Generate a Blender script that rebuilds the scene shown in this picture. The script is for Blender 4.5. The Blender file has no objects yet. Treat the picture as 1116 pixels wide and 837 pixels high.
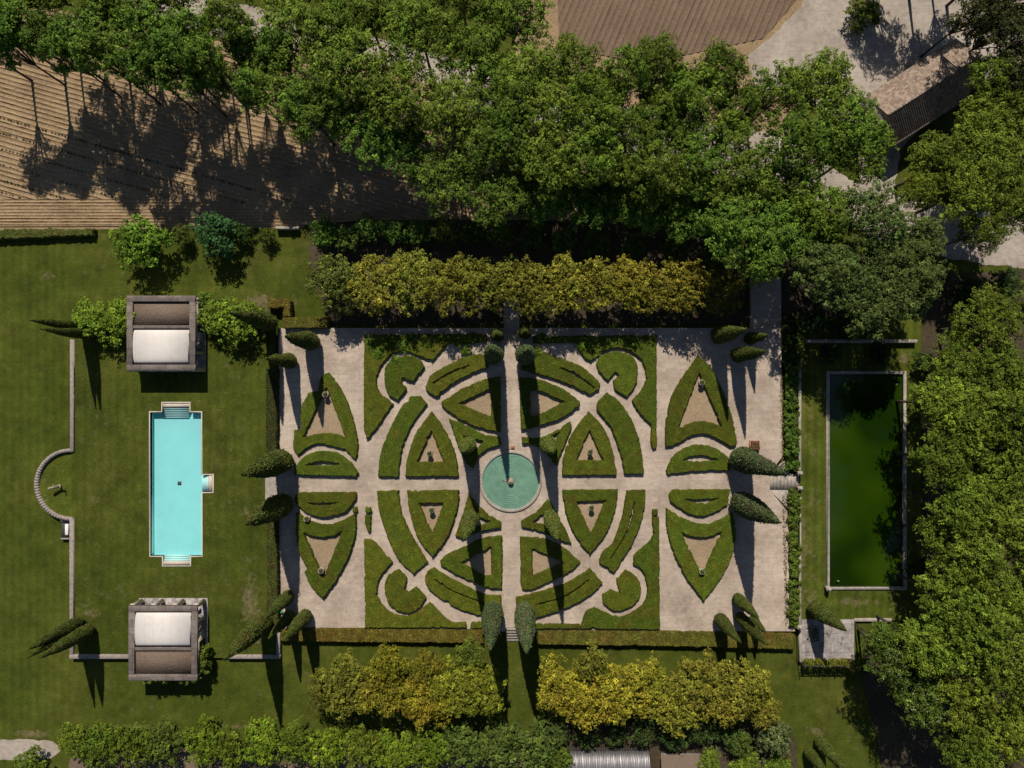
import bpy, math, random
import numpy as np
from mathutils import Vector
from mathutils.geometry import tessellate_polygon

# ------------------------------------------------------------------ camera, world, sun, exposure
U = 0.12                      # metres per survey unit; everything below is laid out in survey units
CX, CY, D = 558.0, 418.5, 774.0
scene = bpy.context.scene
COL = scene.collection
cam = bpy.data.cameras.new('camera'); cam.sensor_width = 36.0; cam.lens = 36.0*D/1116.0
cam.clip_start = 1.0; cam.clip_end = 5000.0
camo = bpy.data.objects.new('camera', cam); COL.objects.link(camo)
camo.location = (0, 0, D*U); scene.camera = camo

SUN_DIR = Vector((0.108, -0.95, -0.97)).normalized()      # the way the light travels
EL = math.asin(-SUN_DIR.z); AZ = math.atan2(-SUN_DIR.x, -SUN_DIR.y)
world = bpy.data.worlds.new('World'); scene.world = world; world.use_nodes = True
wn = world.node_tree; bg = wn.nodes['Background']
sky = wn.nodes.new('ShaderNodeTexSky'); sky.sky_type = 'NISHITA'; sky.sun_disc = False
sky.sun_elevation = EL; sky.sun_rotation = AZ
sky.air_density = 1.0; sky.dust_density = 0.4
wn.links.new(sky.outputs[0], bg.inputs[0]); bg.inputs[1].default_value = 0.05
sl = bpy.data.lights.new('sun', 'SUN'); sl.energy = 4.6; sl.angle = math.radians(0.5); sl.color = (1.0, 0.92, 0.80)
so = bpy.data.objects.new('sun', sl); COL.objects.link(so)
so.rotation_euler = SUN_DIR.to_track_quat('-Z', 'Y').to_euler(); so.location = (0, 60, 120)
scene.view_settings.view_transform = 'Standard'; scene.view_settings.look = 'None'
scene.view_settings.exposure = 0.22; scene.view_settings.gamma = 1.0
scene.view_settings.use_curve_mapping = False
scene.render.engine = 'CYCLES'
scene.cycles.max_bounces = 5; scene.cycles.transparent_max_bounces = 8

# ------------------------------------------------------------------ helpers
def at(px, py, h=0.0):
    f = 1.0 - h/D
    return ((px-CX)*f, (CY-py)*f)

def tag(o, label=None, cat=None, group=None, kind=None):
    if label: o['label'] = label
    if cat: o['category'] = cat
    if group: o['group'] = group
    if kind: o['kind'] = kind
    return o

def empty(name, loc=(0, 0, 0), label=None, cat=None, group=None, rz=0.0):
    o = bpy.data.objects.new(name, None); COL.objects.link(o)
    o.location = (loc[0]*U, loc[1]*U, loc[2]*U); o.rotation_euler = (0, 0, rz)
    o.empty_display_size = 0.5
    return tag(o, label, cat, group)

class MB:
    """collects faces; authored in survey units"""
    def __init__(s):
        s.v = []; s.n = 0; s.f = []; s.t = []; s.smooth = False
    def add(s, verts, faces, tint=1.0):
        verts = np.asarray(verts, float).reshape(-1, 3)
        s.v.append(verts)
        t = np.broadcast_to(np.asarray(tint, float).reshape(-1, 1) if np.ndim(tint) else np.array([[tint]]), (len(verts), 1))
        s.t.append(np.array(t[:, 0]))
        if isinstance(faces, np.ndarray):
            s.f.append(faces + s.n)
        else:
            by = {}
            for fc in faces: by.setdefault(len(fc), []).append(fc)
            for k in by: s.f.append(np.array(by[k], dtype=np.int64) + s.n)
        s.n += len(verts); return s
    def box(s, x0, y0, z0, x1, y1, z1, tint=1.0, bev=0.0):
        x0, x1 = min(x0, x1), max(x0, x1); y0, y1 = min(y0, y1), max(y0, y1)
        if bev <= 0:
            v = [(x0,y0,z0),(x1,y0,z0),(x1,y1,z0),(x0,y1,z0),(x0,y0,z1),(x1,y0,z1),(x1,y1,z1),(x0,y1,z1)]
            return s.add(v, [(3,2,1,0),(4,5,6,7),(0,1,5,4),(1,2,6,5),(2,3,7,6),(3,0,4,7)], tint)
        b = bev
        v = [(x0,y0,z0),(x1,y0,z0),(x1,y1,z0),(x0,y1,z0),(x0,y0,z1-b),(x1,y0,z1-b),(x1,y1,z1-b),(x0,y1,z1-b),
             (x0+b,y0+b,z1),(x1-b,y0+b,z1),(x1-b,y1-b,z1),(x0+b,y1-b,z1)]
        f = [(3,2,1,0),(8,9,10,11)]
        for a in range(4):
            c = (a+1) % 4
            f += [(a,c,c+4,a+4),(a+4,c+4,c+8,a+8)]
        return s.add(v, f, tint)
    def quadbox(s, pts, z0, z1, tint=1.0):
        """prism over any simple polygon, counter-clockwise or not"""
        P = [tuple(p) for p in pts]
        if area2(P) < 0: P = P[::-1]
        n = len(P)
        v = [(x, y, z0) for x, y in P] + [(x, y, z1) for x, y in P]
        f = [(i, (i+1) % n, n+(i+1) % n, n+i) for i in range(n)]
        tr = tess([P])
        f += [(a+n, b+n, c+n) for a, b, c in tr] + [(c, b, a) for a, b, c in tr]
        return s.add(v, f, tint)
    def tube(s, p0, p1, r0, r1, n=8, tint=1.0, cap=True):
        p0 = np.array(p0, float); p1 = np.array(p1, float); d = p1-p0; d /= (np.linalg.norm(d)+1e-9)
        a = np.cross(d, [0, 0, 1.0]) if abs(d[2]) < .95 else np.cross(d, [1.0, 0, 0]); a /= np.linalg.norm(a); b = np.cross(d, a)
        v = []
        for p, r in ((p0, r0), (p1, r1)):
            for i in range(n):
                t = 2*math.pi*i/n; v.append(p + r*(math.cos(t)*a + math.sin(t)*b))
        f = [((i+1) % n, i, n+i, n+(i+1) % n) for i in range(n)]
        if cap: f += [tuple(range(n)), tuple(range(2*n-1, n-1, -1))]
        return s.add(v, f, tint)
    def lathe(s, prof, n=32, c=(0, 0, 0), tint=1.0, cap=True):
        v = []; m = len(prof)
        for r, z in prof:
            for i in range(n):
                t = 2*math.pi*i/n; v.append((c[0]+r*math.cos(t), c[1]+r*math.sin(t), c[2]+z))
        f = []
        for j in range(m-1):
            for i in range(n):
                k = (i+1) % n; f.append((j*n+i, j*n+k, (j+1)*n+k, (j+1)*n+i))
        if cap and prof[0][0] > 1e-6: f.append(tuple(range(n-1, -1, -1)))
        if cap and prof[-1][0] > 1e-6: f.append(tuple((m-1)*n+i for i in range(n)))
        return s.add(v, f, tint)
    def build(s, name, mat, parent=None, loc=(0, 0, 0), smooth=False):
        V = np.concatenate(s.v) if s.v else np.zeros((0, 3)); T = np.concatenate(s.t) if s.t else np.zeros(0)
        me = bpy.data.meshes.new(name)
        me.vertices.add(len(V)); me.vertices.foreach_set('co', ((V-np.array(loc))*U).astype(np.float32).ravel())
        nl = sum(a.size for a in s.f); npoly = sum(len(a) for a in s.f)
        me.loops.add(nl); me.loops.foreach_set('vertex_index', np.concatenate([a.ravel() for a in s.f]).astype(np.int32))
        tot = np.concatenate([np.full(len(a), a.shape[1]) for a in s.f]).astype(np.int32)
        st = np.concatenate([[0], np.cumsum(tot)[:-1]]).astype(np.int32)
        me.polygons.add(npoly); me.polygons.foreach_set('loop_start', st)
        me.update(calc_edges=True); me.validate()
        at_ = me.attributes.new('tint', 'FLOAT', 'POINT'); at_.data.foreach_set('value', T.astype(np.float32))
        if smooth: me.polygons.foreach_set('use_smooth', np.ones(len(me.polygons), dtype=bool))
        if mat: me.materials.append(mat)
        o = bpy.data.objects.new(name, me); COL.objects.link(o)
        if parent: o.parent = parent
        else: o.location = (loc[0]*U, loc[1]*U, loc[2]*U)
        return o

def area2(P):
    return sum(P[i][0]*P[(i+1) % len(P)][1] - P[(i+1) % len(P)][0]*P[i][1] for i in range(len(P)))
def tess(loops):
    tr = tessellate_polygon([[Vector((x, y, 0)) for x, y in L] for L in loops])
    flat = [p for L in loops for p in L]; out = []
    for a, b, c in tr:
        A, B, Cc = flat[a], flat[b], flat[c]
        s_ = (B[0]-A[0])*(Cc[1]-A[1]) - (B[1]-A[1])*(Cc[0]-A[0])
        if abs(s_) < 1e-9: continue
        out.append((a, b, c) if s_ > 0 else (a, c, b))
    return out
def sheet(name, loops, z, mat, kind='structure', zt=None):
    """flat sheet with optional holes; zt gives it sides down to that height"""
    m = MB(); flat = [p for L in loops for p in L]
    m.add([(x, y, z) for x, y in flat], tess(loops))
    if zt is not None:
        for li, L in enumerate(loops):
            P = L if (area2(L) > 0) == (li == 0) else L[::-1]
            n = len(P)
            m.add([(x, y, zt) for x, y in P]+[(x, y, z) for x, y in P], [(i, (i+1) % n, n+(i+1) % n, n+i) for i in range(n)])
    o = m.build(name, mat)
    if kind: o['kind'] = kind
    return o
def offset_loop(P, d):
    """moves a closed loop by d to its left (inward when counter-clockwise)"""
    P = np.array(P, float); n = len(P)
    e = np.roll(P, -1, 0)-P; e /= (np.linalg.norm(e, axis=1)[:, None]+1e-9)
    nn = np.stack([-e[:, 1], e[:, 0]], 1); pr = np.roll(nn, 1, 0)
    b = nn+pr; L = (b*nn).sum(1); L = np.maximum(L, 0.55)
    return P + d*b/L[:, None]
def smooth_loop(P, step=2.2, corner=48):
    P = np.array(P, float); n = len(P); out = []
    def ang(i):
        a = P[i]-P[i-1]; b = P[(i+1) % n]-P[i]
        c = np.dot(a, b)/(np.linalg.norm(a)*np.linalg.norm(b)+1e-9)
        return math.degrees(math.acos(max(-1, min(1, c))))
    T = []
    for i in range(n):
        if ang(i) > corner: T.append((None, None))
        else:
            t = (P[(i+1) % n]-P[i-1])*0.5; T.append((t, t))
    for i in range(n):
        a, b = P[i], P[(i+1) % n]; d = b-a; L = np.linalg.norm(d)
        ta = T[i][1]; tb = T[(i+1) % n][0]
        def lim(t): return t*min(1, L/(np.linalg.norm(t)+1e-9))
        ta = d if ta is None else lim(ta); tb = d if tb is None else lim(tb)
        k = max(1, int(round(L/step)))
        for j in range(k):
            u = j/k; h0 = 2*u**3-3*u**2+1; h1 = u**3-2*u**2+u; h2 = -2*u**3+3*u**2; h3 = u**3-u**2
            out.append(h0*a+h1*ta+h2*b+h3*tb)
    return np.array(out)

# ------------------------------------------------------------------ materials
def mat(name, rough=0.8, spec=0.2):
    m = bpy.data.materials.new(name); m.use_nodes = True
    p = m.node_tree.nodes['Principled BSDF']; p.inputs['Roughness'].default_value = rough
    p.inputs['Specular IOR Level'].default_value = spec
    return m, m.node_tree, p
def N(nt, t, **kw):
    n = nt.nodes.new(t)
    for k, v in kw.items():
        if k in ('operation', 'blend_type', 'data_type', 'attribute_name', 'noise_dimensions', 'feature', 'interpolation_type', 'wave_type', 'bands_direction'): setattr(n, k, v)
    return n
def noise(nt, vec, scale, detail=4, rough=.55):
    n = nt.nodes.new('ShaderNodeTexNoise'); n.inputs['Scale'].default_value = scale
    n.inputs['Detail'].default_value = detail; n.inputs['Roughness'].default_value = rough
    nt.links.new(vec, n.inputs['Vector']); return n.outputs['Fac']
def math_(nt, op, a, b=None, c=None, clamp=False):
    n = nt.nodes.new('ShaderNodeMath'); n.operation = op; n.use_clamp = clamp
    for i, x in enumerate((a, b, c)):
        if x is None: continue
        if isinstance(x, (int, float)): n.inputs[i].default_value = x
        else: nt.links.new(x, n.inputs[i])
    return n.outputs[0]
def ramp(nt, fac, stops):
    n = nt.nodes.new('ShaderNodeValToRGB'); e = n.color_ramp.elements
    while len(e) < len(stops): e.new(0.5)
    for el, (p, c) in zip(e, stops): el.position = p; el.color = (*c, 1)
    nt.links.new(fac, n.inputs[0]); return n.outputs[0]
def mixc(nt, fac, a, b, blend='MIX'):
    n = nt.nodes.new('ShaderNodeMix'); n.data_type = 'RGBA'; n.blend_type = blend; n.clamp_factor = True
    for s_, x in ((0, fac), (6, a), (7, b)):
        if isinstance(x, (int, float)): n.inputs[s_].default_value = x
        elif isinstance(x, tuple): n.inputs[s_].default_value = (*x, 1)
        else: nt.links.new(x, n.inputs[s_])
    return n.outputs[2]
def pos(nt): return nt.nodes.new('ShaderNodeNewGeometry').outputs['Position']
def bump(nt, p, h, strength=.5, dist=.05):
    b = nt.nodes.new('ShaderNodeBump'); b.inputs['Strength'].default_value = strength; b.inputs['Distance'].default_value = dist
    nt.links.new(h, b.inputs['Height']); nt.links.new(b.outputs[0], p.inputs['Normal'])
def sep(nt, v):
    s_ = nt.nodes.new('ShaderNodeSeparateXYZ'); nt.links.new(v, s_.inputs[0]); return s_.outputs

def m_foliage(name, transl=.22, spread=1.0, old=0.0):
    m, nt, p = mat(name, .65, .10)
    oi = nt.nodes.new('ShaderNodeObjectInfo'); at_ = nt.nodes.new('ShaderNodeAttribute'); at_.attribute_name = 'tint'
    n1 = noise(nt, pos(nt), 1.3, 3)
    v = math_(nt, 'MULTIPLY', at_.outputs['Fac'], math_(nt, 'MULTIPLY_ADD', n1, 1.1*spread, 1-.55*spread))
    base = mixc(nt, 1.0, oi.outputs['Color'], v, 'MULTIPLY')
    n2 = noise(nt, pos(nt), .45, 2)
    hs = nt.nodes.new('ShaderNodeHueSaturation'); hs.inputs['Saturation'].default_value = 1.0
    n5 = noise(nt, pos(nt), 2.6, 2, .6)
    nt.links.new(math_(nt, 'ADD', math_(nt, 'MULTIPLY_ADD', n2, .06, .44), math_(nt, 'MULTIPLY', n5, .06)), hs.inputs['Hue']); nt.links.new(base, hs.inputs['Color'])
    colour = hs.outputs[0]
    if old:
        n3 = noise(nt, pos(nt), .42, 5, .7)
        k = math_(nt, 'MULTIPLY', math_(nt, 'SUBTRACT', n3, .50, clamp=True), 6*old, clamp=True)
        colour = mixc(nt, k, colour, mixc(nt, 1.0, colour, (1.25, .80, 1.2), 'MULTIPLY'))
        k2 = math_(nt, 'MULTIPLY', math_(nt, 'SUBTRACT', noise(nt, pos(nt), 1.1, 4, .6), .60, clamp=True), 6*old, clamp=True)
        colour = mixc(nt, k2, colour, mixc(nt, 1.0, colour, (.5, .5, .6), 'MULTIPLY'))
    nt.links.new(colour, p.inputs['Base Color'])
    tr = nt.nodes.new('ShaderNodeBsdfTranslucent'); nt.links.new(hs.outputs[0], tr.inputs[0])
    mx = nt.nodes.new('ShaderNodeMixShader'); mx.inputs[0].default_value = transl
    nt.links.new(p.outputs[0], mx.inputs[1]); nt.links.new(tr.outputs[0], mx.inputs[2])
    nt.links.new(mx.outputs[0], nt.nodes['Material Output'].inputs[0])
    return m
M_leaf = m_foliage('leaves', .14, .8); M_box = m_foliage('clipped_leaves', .1, .9, .8)

def m_lawn(name, stripes=0.0, spots=(), tone=1.0, dry=.5):
    m, nt, p = mat(name, .9, .1); P = pos(nt)
    a = noise(nt, P, .09, 5, .6); b = noise(nt, P, .9, 6, .65); c = noise(nt, P, 7.0, 3, .6)
    f = math_(nt, 'ADD', math_(nt, 'MULTIPLY', a, .5), math_(nt, 'MULTIPLY', b, .5))
    g = ramp(nt, f, [(.33, (.035*tone, .050*tone, .005*tone)), (.5, (.055*tone, .069*tone, .008*tone)), (.62, (.075*tone, .081*tone, .013*tone)), (.75, (.11*tone, .095*tone, .030*tone))])
    g = mixc(nt, 1.0, g, ramp(nt, noise(nt, P, .28, 6, .75), [(.3, (.62,)*3), (.7, (1.3,)*3)]), 'MULTIPLY')
    g = mixc(nt, 1.0, g, ramp(nt, c, [(.25, (.55,)*3), (.75, (1.4,)*3)]), 'MULTIPLY')
    X, Y, Z = sep(nt, P)
    if stripes:
        wob = noise(nt, P, .35, 2)
        s_ = math_(nt, 'SINE', math_(nt, 'ADD', math_(nt, 'MULTIPLY', X, 2*math.pi/(9*U)), math_(nt, 'MULTIPLY', wob, 2.2)))
        g = mixc(nt, 1.0, g, ramp(nt, math_(nt, 'MULTIPLY_ADD', s_, .5, .5), [(0, (1-stripes,)*3), (1, (1+stripes,)*3)]), 'MULTIPLY')
    nz = noise(nt, P, 1.6, 5, .7); nz2 = noise(nt, P, .5, 3, .6)
    worn = None
    for (px, py, rx, ry, amt) in spots:
        x, y = at(px, py)
        dx = math_(nt, 'MULTIPLY', math_(nt, 'SUBTRACT', X, x*U), 1/(rx*U)); dy = math_(nt, 'MULTIPLY', math_(nt, 'SUBTRACT', Y, y*U), 1/(ry*U))
        r = math_(nt, 'SQRT', math_(nt, 'ADD', math_(nt, 'MULTIPLY', dx, dx), math_(nt, 'MULTIPLY', dy, dy)))
        w = math_(nt, 'MULTIPLY', math_(nt, 'SUBTRACT', 1.0, r, clamp=True), amt)
        worn = w if worn is None else math_(nt, 'MAXIMUM', worn, w)
    soil = ramp(nt, nz, [(.3, (.10, .072, .04)), (.7, (.25, .19, .125))])
    thin = math_(nt, 'MULTIPLY', math_(nt, 'SUBTRACT', math_(nt, 'ADD', nz, nz2), 1.12, clamp=True), 3.0*dry, clamp=True)
    g = mixc(nt, thin, g, soil)
    if worn is not None:
        k = math_(nt, 'MULTIPLY', math_(nt, 'SUBTRACT', math_(nt, 'ADD', worn, math_(nt, 'MULTIPLY', nz, 1.5)), 1.12), 2.2, clamp=True)
        g = mixc(nt, math_(nt, 'MULTIPLY', k, .6), g, soil)
    nt.links.new(g, p.inputs['Base Color']); bump(nt, p, c, .5, .05)
    return m

def m_gravel(name='gravel', a=(.32, .26, .208), b=(.47, .388, .318), dirt=.5):
    m, nt, p = mat(name, .95, .1); P = pos(nt)
    n1 = noise(nt, P, .16, 5, .6); n2 = noise(nt, P, 1.5, 6, .7); n3 = noise(nt, P, 16, 3, .7)
    c = ramp(nt, math_(nt, 'ADD', math_(nt, 'MULTIPLY', n1, .45), math_(nt, 'MULTIPLY', n2, .55)), [(.36, a), (.6, b)])
    c = mixc(nt, 1.0, c, ramp(nt, n3, [(.3, (.74,)*3), (.7, (1.2,)*3)]), 'MULTIPLY')
    mp = nt.nodes.new('ShaderNodeMapping'); mp.inputs['Scale'].default_value = (.35, 4.5, 1); mp.inputs['Rotation'].default_value = (0, 0, .5); nt.links.new(P, mp.inputs[0])
    c = mixc(nt, 1.0, c, ramp(nt, noise(nt, mp.outputs[0], 1.0, 4, .7), [(.3, (.88,)*3), (.7, (1.08,)*3)]), 'MULTIPLY')
    c = mixc(nt, 1.0, c, ramp(nt, noise(nt, P, .33, 5, .65), [(.32, (.80, .78, .76)), (.62, (1.06,)*3)]), 'MULTIPLY')
    n4 = noise(nt, P, .8, 6, .75)
    k = math_(nt, 'MULTIPLY', math_(nt, 'SUBTRACT', n4, .58, clamp=True), 6*dirt, clamp=True)
    c = mixc(nt, k, c, (.20, .155, .11))
    nt.links.new(c, p.inputs['Base Color']); bump(nt, p, n3, .45, .03); return m

def m_soil(name, a, b, row=None):
    m, nt, p = mat(name, .95, .1); P = pos(nt)
    n1 = noise(nt, P, .25, 5); n2 = noise(nt, P, 3.2, 6, .75)
    c = ramp(nt, math_(nt, 'ADD', math_(nt, 'MULTIPLY', n1, .35), math_(nt, 'MULTIPLY', n2, .65)), [(.38, a), (.62, b)])
    nt.links.new(c, p.inputs['Base Color']); bump(nt, p, n2, .9, .1); return m

def m_stone(name, a, b, sc=2.0, streak=.6, bm=.4, blocks=None):
    m, nt, p = mat(name, .85, .2); P = pos(nt)
    n1 = noise(nt, P, sc, 6, .7); n2 = noise(nt, P, sc*7, 4, .7)
    c = ramp(nt, math_(nt, 'ADD', math_(nt, 'MULTIPLY', n1, .6), math_(nt, 'MULTIPLY', n2, .4)), [(.35, a), (.65, b)])
    n3 = noise(nt, P, sc*.6, 5, .8)
    c = mixc(nt, math_(nt, 'MULTIPLY', math_(nt, 'SUBTRACT', n3, .54, clamp=True), 5*streak, clamp=True), c, tuple(x*.45 for x in a))
    h = n2
    if blocks:
        br = nt.nodes.new('ShaderNodeTexBrick'); nt.links.new(P, br.inputs['Vector'])
        br.inputs['Scale'].default_value = 1.0; br.inputs['Brick Width'].default_value = blocks[0]; br.inputs['Row Height'].default_value = blocks[1]
        br.inputs['Mortar Size'].default_value = .02; br.inputs['Color1'].default_value = (1.15,)*3+(1,); br.inputs['Color2'].default_value = (.8,)*3+(1,); br.inputs['Mortar'].default_value = (.42,)*3+(1,)
        c = mixc(nt, 1.0, c, br.outputs[0], 'MULTIPLY')
    nt.links.new(c, p.inputs['Base Color']); bump(nt, p, h, bm, .03); return m

SPOTS = [(52, 300, 24, 14, .6), (92, 292, 20, 10, .4), (20, 320, 26, 10, .35), (274, 655, 22, 60, .75), (282, 690, 16, 22, .8), (283, 327, 22, 12, 1.1), (300, 335, 16, 10, 1.0), (103, 668, 18, 12, .8),
         (270, 558, 10, 10, .8), (35, 800, 40, 8, .9), (150, 792, 70, 6, .7), (270, 792, 60, 6, .7), (322, 330, 16, 22, .45), (250, 540, 22, 90, .38), (238, 450, 10, 30, .4), (130, 610, 40, 22, .25)]
M_ground = m_lawn('ground_grass', .0, [(890, 797, 22, 14, .7), (852, 790, 22, 16, .5), (925, 800, 16, 30, .4)]+SPOTS[:3]+SPOTS[9:12]+[SPOTS[5], SPOTS[6], SPOTS[12]], 1.0, .35)
M_mown = m_lawn('mown_grass', .07, SPOTS[:3]+SPOTS[9:10], 1.0, .1)
M_pool_lawn = m_lawn('pool_lawn_grass', .06, SPOTS[3:5]+SPOTS[7:9]+SPOTS[13:], .95, .4)
M_east = m_lawn('dry_grass', .12, [(876, 600, 12, 120, .6), (930, 655, 60, 14, .6), (884, 655, 10, 22, .9), (985, 390, 10, 12, .9)], 1.15, .8)
M_gravel = m_gravel()
M_drive = m_gravel('drive_gravel', (.27, .23, .195), (.42, .365, .31), .5)
M_bed = m_soil('bed_soil', (.10, .075, .048), (.19, .145, .10))
M_arena = m_soil('parterre_sand', (.24, .172, .11), (.35, .262, .175))
M_dark = m_soil('litter_with_shade', (.035, .028, .018), (.085, .065, .04))  # woodland litter, its colour darkened further for the shade under the trees
M_field = m_soil('ploughed_soil', (.18, .125, .072), (.36, .255, .150))
M_field2 = m_soil('ploughed_soil_grey', (.13, .088, .06), (.20, .14, .098))
M_stone = m_stone('pale_stone', (.20, .175, .15), (.42, .37, .32), 1.6)
M_wall = m_stone('wall_stone', (.17, .145, .13), (.36, .31, .28), 2.5, .7)
M_copa = m_stone('roof_parapet_stone', (.115, .092, .082), (.20, .168, .15), 1.2, .35, .3, (1.05, .9))
M_roofgrav = m_soil('roof_gravel', (.125, .09, .068), (.20, .15, .115))
M_vault = m_stone('white_roof_skin', (.60, .555, .52), (.68, .635, .60), .3, .04, .06)
_nt = M_vault.node_tree; _p = _nt.nodes['Principled BSDF']; _src = _p.inputs['Base Color'].links[0].from_socket
_X = sep(_nt, pos(_nt))[0]; _l = math_(_nt, 'PINGPONG', _X, .55)
_p_ = mixc(_nt, math_(_nt, 'MULTIPLY', math_(_nt, 'LESS_THAN', _l, .03), .22), _src, (.36, .32, .29))
_d = noise(_nt, pos(_nt), .9, 6, .75)
_nt.links.new(mixc(_nt, math_(_nt, 'MULTIPLY', math_(_nt, 'SUBTRACT', _d, .52, clamp=True), 1.6, clamp=True), _p_, (.40, .35, .31)), _p.inputs['Base Color'])
M_plaster = m_stone('plaster', (.42, .36, .29), (.56, .49, .41), 1.0, .3)
M_coping = m_stone('pool_coping_stone', (.42, .36, .30), (.60, .53, .46), 1.5, .2)
M_pave = m_stone('flagstones', (.15, .13, .125), (.44, .40, .38), 1.3, 1.4, .5, (1.7, 1.25))

def simple(name, c, rough=.6, spec=.3, metal=0.0, var=.15, sc=3):
    m, nt, p = mat(name, rough, spec); p.inputs['Metallic'].default_value = metal
    n1 = noise(nt, pos(nt), sc, 4)
    nt.links.new(ramp(nt, n1, [(.3, tuple(x*(1-var) for x in c)), (.7, tuple(x*(1+var) for x in c))]), p.inputs['Base Color']); return m
M_bark = simple('bark', (.06, .047, .035), .9, .1, 0, .4, 4)
M_basin = simple('pool_plaster', (.27, .63, .66), .5, .3, 0, .04, .5)
M_step = simple('pool_step_plaster', (.45, .68, .68), .5, .3, 0, .04, .5)
M_terra = simple('terracotta', (.30, .13, .08), .8, .2)
M_iron = simple('wrought_iron', (.05, .05, .045), .6, .3, .5)
M_white = simple('white_paint', (.75, .73, .70), .5, .3)
M_darkpaint = simple('dark_frame', (.06, .055, .055), .6, .3)
M_door = simple('pavilion_interior', (.05, .05, .052), .5, .4)
M_green = simple('green_plastic', (.04, .35, .22), .4, .4)
M_metal = simple('corrugated_metal', (.28, .27, .28), .45, .5, .85, .2, 5)
M_statue = m_stone('weathered_stone', (.20, .16, .11), (.36, .30, .22), 6)
M_flower = simple('flowers', (.30, .10, .08), .7, .2, 0, .6, 12)
M_blossom = simple('blossom', (.55, .52, .40), .6, .2, 0, .1)

def m_water(name, tintc, refl=.02, rough=.03, bsc=2.0, bst=.08):
    m = bpy.data.materials.new(name); m.use_nodes = True; nt = m.node_tree; nt.nodes.remove(nt.nodes['Principled BSDF'])
    t = nt.nodes.new('ShaderNodeBsdfTransparent'); t.inputs[0].default_value = (*tintc, 1)
    g = nt.nodes.new('ShaderNodeBsdfGlossy'); g.inputs['Roughness'].default_value = rough
    b = nt.nodes.new('ShaderNodeBump'); b.inputs['Strength'].default_value = bst; b.inputs['Distance'].default_value = .05
    nt.links.new(noise(nt, pos(nt), bsc, 3), b.inputs['Height']); nt.links.new(b.outputs[0], g.inputs['Normal'])
    fr = nt.nodes.new('ShaderNodeFresnel'); fr.inputs[0].default_value = 1.33
    mx = nt.nodes.new('ShaderNodeMixShader'); nt.links.new(fr.outputs[0], mx.inputs[0])
    nt.links.new(t.outputs[0], mx.inputs[1]); nt.links.new(g.outputs[0], mx.inputs[2])
    nt.links.new(mx.outputs[0], nt.nodes['Material Output'].inputs[0]); return m
M_poolwater = m_water('pool_water', (.93, .985, .98))
mm, nt, p = mat('algae_water', .12, .5); P = pos(nt)
na = noise(nt, P, .10, 2, .4)
f_ = na
nt.links.new(ramp(nt, f_, [(.36, (.006, .018, .001)), (.5, (.014, .034, .001)), (.66, (.023, .046, .002))]), p.inputs['Base Color'])
M_algae = mm
mm, nt, p = mat('fountain_water', .12, .5); P = pos(nt)
nt.links.new(ramp(nt, noise(nt, P, .8, 4, .6), [(.3, (.10, .20, .145)), (.7, (.16, .29, .21))]), p.inputs['Base Color'])
M_fwater = mm

def m_tiles():
    m, nt, p = mat('clay_roof_tiles', .85, .15)
    a_ = nt.nodes.new('ShaderNodeAttribute'); a_.attribute_name = 'tint'
    n1 = noise(nt, pos(nt), 1.2, 5, .7)
    c = ramp(nt, math_(nt, 'MULTIPLY_ADD', n1, .5, math_(nt, 'MULTIPLY', a_.outputs['Fac'], .5)), [(.2, (.15, .11, .085)), (.5, (.22, .165, .128)), (.85, (.33, .26, .205))])
    nt.links.new(c, p.inputs['Base Color']); bump(nt, p, n1, .4, .03); return m
M_tiles = m_tiles()

# ------------------------------------------------------------------ the ground and its levels
def A(pts, h=0.0): return [at(x, y, h) for x, y in pts]
TP, TG, TE = 4.5, 6.0, 2.5           # pool terrace, parterre terrace, reservoir terrace

POOL = [(163.5,449.2),(177,449.2),(177,439),(206.5,439),(206.5,449.2),(219.3,449.2),(219.5,517.5),(232,517.5),(232,536.5),(219.8,536.5),(220.3,606),(207.5,606),(207.5,616.5),(177.5,616.5),(177.5,606),(163.5,606)]
poolL = A(POOL, TP)
if area2(poolL) < 0: poolL = poolL[::-1]
RES = A([(903.5,407.5),(984,407.5),(984.5,639.5),(903.5,639.5)], TE)
if area2(RES) < 0: RES = RES[::-1]
big = [(-16000,-16000),(16000,-16000),(16000,16000),(-16000,16000)]
sheet('ground', [big, poolL, RES], 0, M_ground)
sheet('lawn', [A([(-700,258),(76,262),(76,716),(76,1400),(-700,1400)])], .06, M_mown)
# pool terrace with the ramp up from the north
ter = A([(78,345),(301,345),(301,717),(78,717)], TP)
sheet('pool_terrace', [ter, poolL], TP, M_pool_lawn, zt=-.1)
r0 = at(78,345,TP); r1 = at(301,345,TP); r2 = at(78,312); r3 = at(301,312)
MB().add([(r0[0],r0[1],TP-.02),(r1[0],r1[1],TP-.02),(r3[0],r3[1],.02),(r2[0],r2[1],.02),(r0[0],r0[1],0),(r1[0],r1[1],0)],
         [(0,1,2,3),(0,3,4),(1,5,2)]).build('grass_bank', M_ground)['kind'] = 'structure'
# half-round lawn
cxs, cys = at(77.5, 528, TP)
half = [(cxs+.5, cys+37)]+[(cxs-37*math.sin(t), cys+37*math.cos(t)) for t in np.linspace(.02, math.pi-.02, 30)]+[(cxs+.5, cys-37)]
sheet('half_round_lawn', [half], 3.2, m_lawn('rough_grass', 0, [], 1.25, .9), zt=-.1)
# parterre terrace
PAR = A([(303.5,357.5),(549,357.5),(549,322),(566,322),(566,357.5),(819,357.5),(819,302),(851,302),(853,497),(839,516),(839,534),(858,557),(866.5,688),(571,688),(571,684),(551,684),(551,688),(303.5,688)], TG)
sheet('gravel_terrace', [PAR], TG, M_gravel, zt=-.1)
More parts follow.
